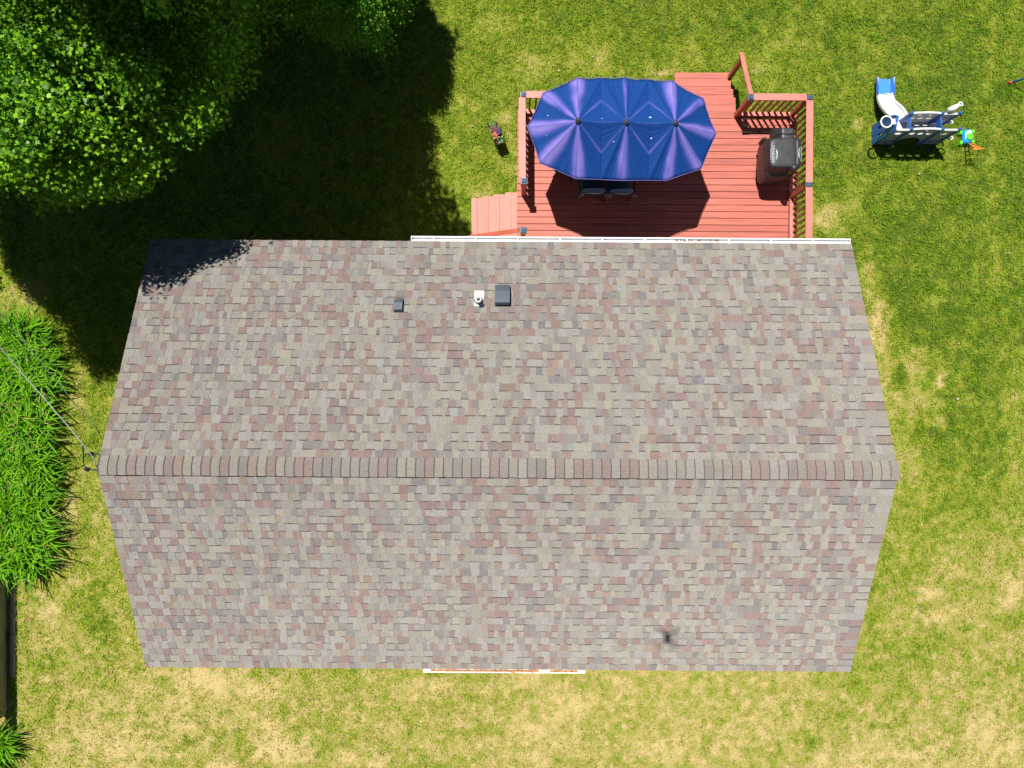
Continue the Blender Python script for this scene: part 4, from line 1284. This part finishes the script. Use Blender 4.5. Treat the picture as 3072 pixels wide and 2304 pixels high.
def stone(px, py, r, label, m='stone', flat=.6):
    b = MB(); c = P(px, py, .02)
    bm = bmesh.new(); bmesh.ops.create_icosphere(bm, subdivisions=2, radius=r * .7)
    for v in bm.verts:
        v.co *= 1 + .35 * mnoise.noise(v.co * (9 / (r * 20)) + Vector((px, py, 0)))
        v.co.z *= flat
    me = bpy.data.meshes.new("stone"); bm.to_mesh(me); bm.free()
    o = link("stone", me, M[m], None, smooth=True); o.location = c + Vector((0, 0, .012))
    tag(o, label, "stone", "stones scattered on the lawn")
stone(1676, 213, .036, "pale stone on the grass just above the left part of the umbrella")
stone(1779, 171, .030, "pinkish stone on the lawn above the middle of the umbrella")
stone(1416, 379, .030, "small pale stone on the grass left of the planter")
stone(2756, 522, .034, "tan stone on the lawn below the playset shadow")
stone(2715, 863, .028, "pale stone on the lawn right of the rear roof corner")
stone(3026, 759, .030, "pale stone near the right edge of the lawn")
stone(2875, 1031, .026, "small pale stone on the lawn level with the right end of the ridge")
stone(2872, 1197, .04, "flat tan stone on the lawn right of the bare patches", flat=.35)

# ------------------------------------------------------------------ daylilies
def lily(cx, cy, n, rad, hgt, label, group="daylily clumps in the border", bias=(0, 0)):
    t = rng.uniform(0, 2 * np.pi, n)
    r0 = rad * .28 * np.sqrt(rng.random(n))
    L = rng.uniform(.6, 1.2, n) * rad * 1.7
    w = rng.uniform(.010, .019, n)
    out = rng.uniform(.35, 1.0, n)
    hh = hgt * rng.uniform(.65, 1.1, n)
    K = 7
    V = np.empty((n, K, 3, 3))
    dirx, diry = np.cos(t) + bias[0], np.sin(t) + bias[1]
    tw = rng.normal(0, .35, n)
    for k in range(K):
        s = k / (K - 1)
        rr_ = r0 + L * out * s ** 1.25
        z = hh * (1.65 * s - (0.72 + .40 * out) * s ** 2.6) * 1.12
        z = np.maximum(z, .02 + .0 * s)
        a_ = t + tw * s * s
        x = cx + r0 * np.cos(t) * .3 + rr_ * (np.cos(a_) + bias[0]); y = cy + r0 * np.sin(t) * .3 + rr_ * (np.sin(a_) + bias[1])
        ww = w * (1 - s ** 3) * (.6 + .8 * math.sin(math.pi * min(s + .15, 1))) + .0006
        sx, sy = -np.sin(a_), np.cos(a_)
        V[:, k, 0] = np.stack([x + sx * ww, y + sy * ww, z + ww * .45], -1)
        V[:, k, 1] = np.stack([x, y, z], -1)
        V[:, k, 2] = np.stack([x - sx * ww, y - sy * ww, z + ww * .45], -1)
    b0 = np.arange(n)[:, None] * (K * 3)
    fs = []
    for k in range(K - 1):
        for c in range(2):
            q_ = k * 3 + c
            fs.append(b0 + np.array([q_, q_ + 1, q_ + 4, q_ + 3]))
    Fq = np.concatenate(fs, 0).astype(np.int32)
    me = bpy.data.meshes.new("daylily")
    me.vertices.add(n * K * 3); me.vertices.foreach_set("co", V.ravel())
    me.loops.add(Fq.size); me.loops.foreach_set("vertex_index", Fq.ravel())
    me.polygons.add(len(Fq)); me.polygons.foreach_set("loop_start", np.arange(0, Fq.size, 4, dtype=np.int32))
    a = me.attributes.new("rnd", 'FLOAT', 'POINT'); a.data.foreach_set("value", np.repeat(np.where(rng.random(n) < .03, 1.0, np.clip(rng.normal(.45, .24, n), 0, .9)), K * 3).astype(np.float32))
    me.update(calc_edges=True)
    o = link("daylily", me, M['lily'], None, smooth=True)
    tag(o, label, "plant", group)
    return o
ytop, ybot = P(0, 1004, .25).y, P(0, 1672, .25).y
rows = 12
for i in range(rows):
    y = ytop + (ybot - ytop) * i / (rows - 1)
    for j, px in enumerate((2, 54, 102)):
        if i == 0 and j == 2: px = 90
        if i == rows - 1 and j == 2: px = 80
        c = P(px + rng.uniform(-12, 12), 0, .25)
        if i == 0: lab = "daylily clump at the shaded top end of the long border"
        elif i == rows - 1: lab = "daylily clump at the bottom end of the long border by the timber wall"
        else: lab = "arching green daylily clump in the middle of the long border along the left edge"
        lily(c.x, y + rng.uniform(-.1, .1), 74, .50, .58, lab, bias=(.18, .0))
c = P(-20, 2235, .25)
lily(c.x, c.y, 170, .42, .45, "lone daylily clump in the bottom left corner past the timber wall", bias=(.1, 0))
c = P(-45, 2300, .25)
lily(c.x, c.y, 120, .42, .45, "daylily clump cut by the bottom left corner of the picture", bias=(.1, 0))

# ------------------------------------------------------------------ trees
SHADE = [(-400, 655), (20, 700), (25, 760), (30, 790), (75, 830), (100, 870), (140, 895), (165, 930), (190, 960), (215, 1008), (232, 1040), (250, 1078), (290, 1120), (345, 1140), (700, 1150),
         (1420, 760), (1372, 690), (1335, 628), (1292, 556), (1310, 545), (1306, 472), (1278, 403), (1243, 326), (1319, 333), (1344, 250), (1350, 139), (1310, 80), (1240, -60), (1200, -900), (-3000, -900), (-3000, 655)]
ROOFSH = [(300, 600), (735, 600), (735, 718), (700, 755), (636, 779), (570, 798), (555, 823), (501, 872), (456, 891), (405, 935), (300, 960)]
CANA = [(-3000, 525), (0, 525), (100, 555), (180, 595), (280, 597), (345, 568), (450, 568), (480, 505), (600, 425), (650, 395), (660, 330), (700, 265), (750, 250), (752, 160), (838, 110), (850, 60), (822, -10), (850, -3000), (-3000, -3000)]
CANB = [(903, -10), (910, 70), (960, 110), (1000, 150), (1070, 150), (1130, 174), (1180, 160), (1200, 100), (1240, 45), (1240, -10), (1400, -3000), (700, -3000)]
LIT_A = [[(-200, -60), (250, -60), (265, 40), (230, 70), (-60, 60)], [(140, 95), (340, 100), (370, 240), (190, 250)], [(10, 270), (210, 275), (360, 290), (365, 470), (250, 450), (60, 410)], [(165, 490), (300, 490), (330, 600), (180, 620)], [(-200, 100), (60, 110), (40, 260), (-200, 260)]]
LIT_B = [(1045, -160), (1330, -160), (1330, 230), (1130, 230)]

def project(p):
    d = H - p[:, 2]
    return 1536 + p[:, 0] * F / d, 1152 - p[:, 1] * F / d
def sun_hit(p, z):
    k = p[:, 2] - z
    return p[:, 0] - SUN.x * k, p[:, 1] - SUN.y * k
LAST = {}
def allowed(p, can):
    """keep leaf clusters that the photo shows (or that stand out of frame) and whose shadow falls where it shows shade"""
    px, py = project(p)
    inframe = (px > -60) & (px < 3140) & (py > -60) & (py < 2370)
    wv = 120 * (fbm(p[:, 0], p[:, 1], .7, 101, 3) - .5)
    ok = ~inframe | in_poly(px + wv + 16, py - wv + 22, can)
    gx, gy = sun_hit(p, 0.0)
    qx, qy = gx * F / H + 1536, 1152 - gy * F / H
    # roof: solve rear slope plane z = RC.z - PITCH*(y-RC.y)
    # point along ray: y = py0 - SUN.y*(z0-z)... z = RC.z - PITCH*(y0 - SUN.y*(z0 - z) - RC.y)
    z0, y0 = p[:, 2], p[:, 1]
    zr = (RC.z - PITCH * (y0 - SUN.y * z0 - RC.y)) / (1 + PITCH * SUN.y)
    rx, ry = p[:, 0] - SUN.x * (z0 - zr), y0 - SUN.y * (z0 - zr)
    on_roof = (rx > -6.45) & (rx < 6) & (ry < RC.y + RUN_B) & (ry > RC.y)
    d = H - zr
    sx, sy = 1536 + rx * F / d, 1152 - ry * F / d
    ok_roof = in_poly(sx, sy, ROOFSH)
    wx = 84 * (fbm(qx, qy, 85, 103, 3) - .5); wy = 84 * (fbm(qx, qy, 85, 107, 3) - .5)
    ok_gr = in_poly(qx + wx, qy + wy, SHADE)
    LAST['roof'] = on_roof & ok_roof
    return ok & np.where(on_roof, ok_roof, ok_gr)

MAPLE = np.array([(0, -.1), (.16, .02), (.42, .0), (.34, .16), (.52, .34), (.28, .36), (.22, .52), (.13, .46), (0, .92), (-.13, .46), (-.22, .52), (-.28, .36), (-.52, .34), (-.34, .16), (-.42, .0), (-.16, .02)])
OVAL = np.array([(0, 0), (.2, .25), (.22, .55), (0, 1), (-.22, .55), (-.2, .25)])

def leaves(centres, shape, per, spread, size, updir=.75):
    n0 = len(centres)
    c = np.repeat(centres, per, 0)
    n = len(c)
    t = rng.uniform(0, 2 * np.pi, n)
    r = spread * np.sqrt(rng.random(n))
    p = c + np.stack([np.cos(t) * r, np.sin(t) * r, rng.normal(0, spread * .28, n) - r * .25], -1)
    nrm = np.stack([np.cos(t) * .45, np.sin(t) * .45, np.full(n, updir)], -1) + rng.normal(0, .38, (n, 3))
    nrm /= np.linalg.norm(nrm, axis=1)[:, None]
    d = np.stack([np.cos(t + rng.normal(0, .6, n)), np.sin(t + rng.normal(0, .6, n)), np.full(n, -.2)], -1)
    d -= nrm * (d * nrm).sum(1)[:, None]; d /= np.linalg.norm(d, axis=1)[:, None]
    s = np.cross(d, nrm)
    sz = size * rng.uniform(.65, 1.25, n)
    V = p[:, None, :] + sz[:, None, None] * (shape[None, :, :1] * s[:, None, :] + shape[None, :, 1:] * d[:, None, :])
    V = V - nrm[:, None, :] * (np.abs(shape[None, :, :1]) ** 2 * .5 * sz[:, None, None])    # slightly cupped
    rc = np.repeat(np.where(rng.random(n0) < .15, .98, np.clip(rng.normal(.45, .20, n0), 0, .85)), per) + rng.normal(0, .10, n)
    return V, np.clip(rc, 0, 1)

def tree(name, label, cat, base, limbs, centres, shape, per, spread, size, m, trunk_r):
    o = thing(name, label, cat, base)
    b = MB()
    base = Vector(base)
    for L in limbs:
        pts_ = [Vector(q_) for q_, r_ in L]; rs_ = [r_ for q_, r_ in L]
        b.tube(pts_, rs_, 10)
    b.build("trunk", M['bark'], o, smooth=True)
    V, rc = leaves(centres, shape, per, spread, size)
    n, k = V.shape[:2]
    me = bpy.data.meshes.new("crown")
    me.vertices.add(n * k); me.vertices.foreach_set("co", V.ravel())
    me.loops.add(n * k); me.loops.foreach_set("vertex_index", np.arange(n * k, dtype=np.int32))
    me.polygons.add(n); me.polygons.foreach_set("loop_start", np.arange(0, n * k, k, dtype=np.int32))
    a = me.attributes.new("rnd", 'FLOAT', 'POINT'); a.data.foreach_set("value", np.repeat(rc, k).astype(np.float32))
    me.update(calc_edges=True)
    link("crown", me, m, o)
    return o

def blob(c, r, n, shell=.55):
    d = rng.normal(size=(n, 3)); d /= np.linalg.norm(d, axis=1)[:, None]
    q_ = rng.random(n) ** (1 / 3)
    q_ = np.where(rng.random(n) < shell, .72 + .28 * rng.random(n), q_)
    lump = 1 + .22 * np.sin(d[:, 0] * 5 + c[0]) * np.sin(d[:, 1] * 6 + c[1]) * np.cos(d[:, 2] * 5)
    return np.array(c) + d * (q_ * lump)[:, None] * np.array(r)

# maple at the left, crown seen from above
cA = np.vstack([blob((-9.0, 5.9, 5.3), (5.6, 4.6, 2.6), 16000), blob((-6.6, 4.2, 5.7), (3.4, 2.6, 1.3), 8000), blob((-10.2, 3.4, 4.8), (3.6, 3.6, 2.0), 12000), blob((-12.2, 4.2, 6.0), (2.6, 3.4, 2.2), 9000), blob((-6.2, 3.5, 6.0), (1.6, 1.5, 1.0), 6000)])
cA = cA[cA[:, 2] > 2.6]
okA = allowed(cA, CANA); roofA = LAST['roof'][okA]; cA = cA[okA]
# clump the upper foliage into boughs with gaps, over a dense lower layer
w = np.array([mnoise.noise(Vector(p_ * 1.0)) + .5 * mnoise.noise(Vector(p_ * 2.3)) for p_ in cA])
pxA, pyA = project(cA)
seen = (pxA > 0) & (pyA > 0)
gap = np.array([mnoise.noise(Vector((p_[0] * 1.0, p_[1] * 1.0, 3.3))) + .5 * mnoise.noise(Vector((p_[0] * 2.2, p_[1] * 2.2, 8.3))) for p_ in cA])
cA = cA[~seen | (((w > .06) | (cA[:, 2] < 6.0)) & (gap > -.07)) | roofA]
cA = rng.permutation(cA)[:12000]
# tall tree behind it, out of the frame, that shades its right half
cC = blob((-4.9, 8.9, 9.0), (4.6, 4.4, 2.9), 12000, .4)
cC = np.vstack([cC, blob((-9.5, 9.5, 8.5), (3.4, 3.0, 2.2), 6000, .4)])
cC = cC[allowed(cC, [(-1, -1), (-2, -1), (-2, -2)])]
for z in (5.2, 6.4, 7.2):
    sx_h, sy_h = sun_hit(cC, z); dd = H - z
    hx, hy = 1536 + sx_h * F / dd, 1152 - sy_h * F / dd
    
    for lp in LIT_A:
        bad = in_poly(hx, hy, lp) & (fbm(hx, hy, 90, 91, 2) > .31); cC = cC[~bad]; hx, hy = hx[~bad], hy[~bad]
    keep_n = len(cC)
for z in (2.4, 3.2, 4.0, 4.7):
    sx_h, sy_h = sun_hit(cC, z); dd = H - z
    hx, hy = 1536 + sx_h * F / dd, 1152 - sy_h * F / dd
    cC = cC[~in_poly(hx, hy, LIT_B)]
cC = rng.permutation(cC)[:4800]
cB = np.vstack([blob((-2.9, 9.0, 3.4), (2.4, 2.9, 1.5), 4200), blob((-2.4, 7.6, 3.0), (1.3, 1.4, 1.0), 1800)])
cB = rng.permutation(cB[allowed(cB, CANB)])[:3200]
print("clusters", len(cA), len(cB), len(cC))

def limbset(base, top, tr, tips):
    base, top = Vector(base), Vector(top)
    out = [[(base, tr * 1.3), (base.lerp(top, .15), tr), (base.lerp(top, .6), tr * .8), (top, tr * .45)]]
    for tp, f in tips:
        s_ = base.lerp(top, f); tp = Vector(tp)
        out.append([(s_, tr * .5), (s_.lerp(tp, .4) + Vector((0, 0, .25)), tr * .3), (s_.lerp(tp, .75) + Vector((0, 0, .2)), tr * .16), (tp, tr * .05)])
    return out
tree("maple_tree", "large leafy maple at top left, its left side sunlit", "tree", (-8.8, 6.6, 0),
     limbset((-8.8, 6.6, 0), (-8.8, 6.3, 6.6), .26, [((-6.2, 3.6, 5.6), .5), ((-7.2, 3.4, 5.4), .45), ((-5.6, 5.2, 5.6), .55), ((-11.5, 4.0, 5), .5), ((-12.5, 7, 5.5), .6), ((-9, 9.5, 5.6), .55), ((-6.6, 7.6, 6.2), .65), ((-9.8, 3.0, 4.8), .5)]),
     cA, MAPLE, 24, .27, .069, M['maple'], .26)
tree("shade_tree", "tall broadleaf tree rising past the top of the picture behind the maple", "tree", (-5.2, 10.2, 0),
     limbset((-5.2, 10.2, 0), (-5.2, 9.8, 9.8), .28, [((-4.2, 7.6, 9), .6), ((-7.5, 8, 9), .65), ((-4.5, 7, 9.2), .7), ((-3.6, 11.5, 9), .7), ((-8.5, 11, 8.6), .6), ((-10.5, 9.5, 8.6), .6)]),
     cC, MAPLE, 15, .36, .13, M['maple'], .28)
tree("small_leaf_tree", "smaller bright green tree at the top beside the maple", "tree", (-3.0, 9.3, 0),
     limbset((-3.0, 9.3, 0), (-3.0, 9.1, 3.9), .13, [((-2.6, 7.6, 3.2), .5), ((-3.2, 7.2, 3.2), .5), ((-2.2, 8.8, 3.4), .6), ((-4.6, 9, 3.4), .6), ((-2.8, 11.2, 3.5), .6)]),
     cB, OVAL, 26, .22, .060, M['fine'], .13)

# ------------------------------------------------------------------ the drone that carries the camera
dr_ = thing("drone", "small grey quadcopter hovering high over the roof", "drone", (0, 0, H + .05))
b = MB(); b.loft([srect(-.05, .05, -.10, .09, H + .035, e=.5, n=24), srect(-.055, .055, -.105, .095, H + .07, e=.5, n=24), srect(-.035, .035, -.08, .07, H + .095, e=.6, n=24)]); b.build("body", M['drone'], dr_, smooth=True)
for sx in (-1, 1):
    for sy in (-1, 1):
        e_ = Vector((sx * .15, sy * .14, H + .075))
        b = MB(); b.tube([(sx * .04, sy * .06, H + .07), e_], .010, 8); b.tube([e_ - Vector((0, 0, .02)), e_ + Vector((0, 0, .025))], .014, 10)
        am = b.build("arm", M['drone'], dr_)
        b = MB(); b.box(e_ + Vector((0, 0, .028)), (.22, .016, .003), rz=sx * .6 + sy * .4); b.build("propeller", M['strap'], am)
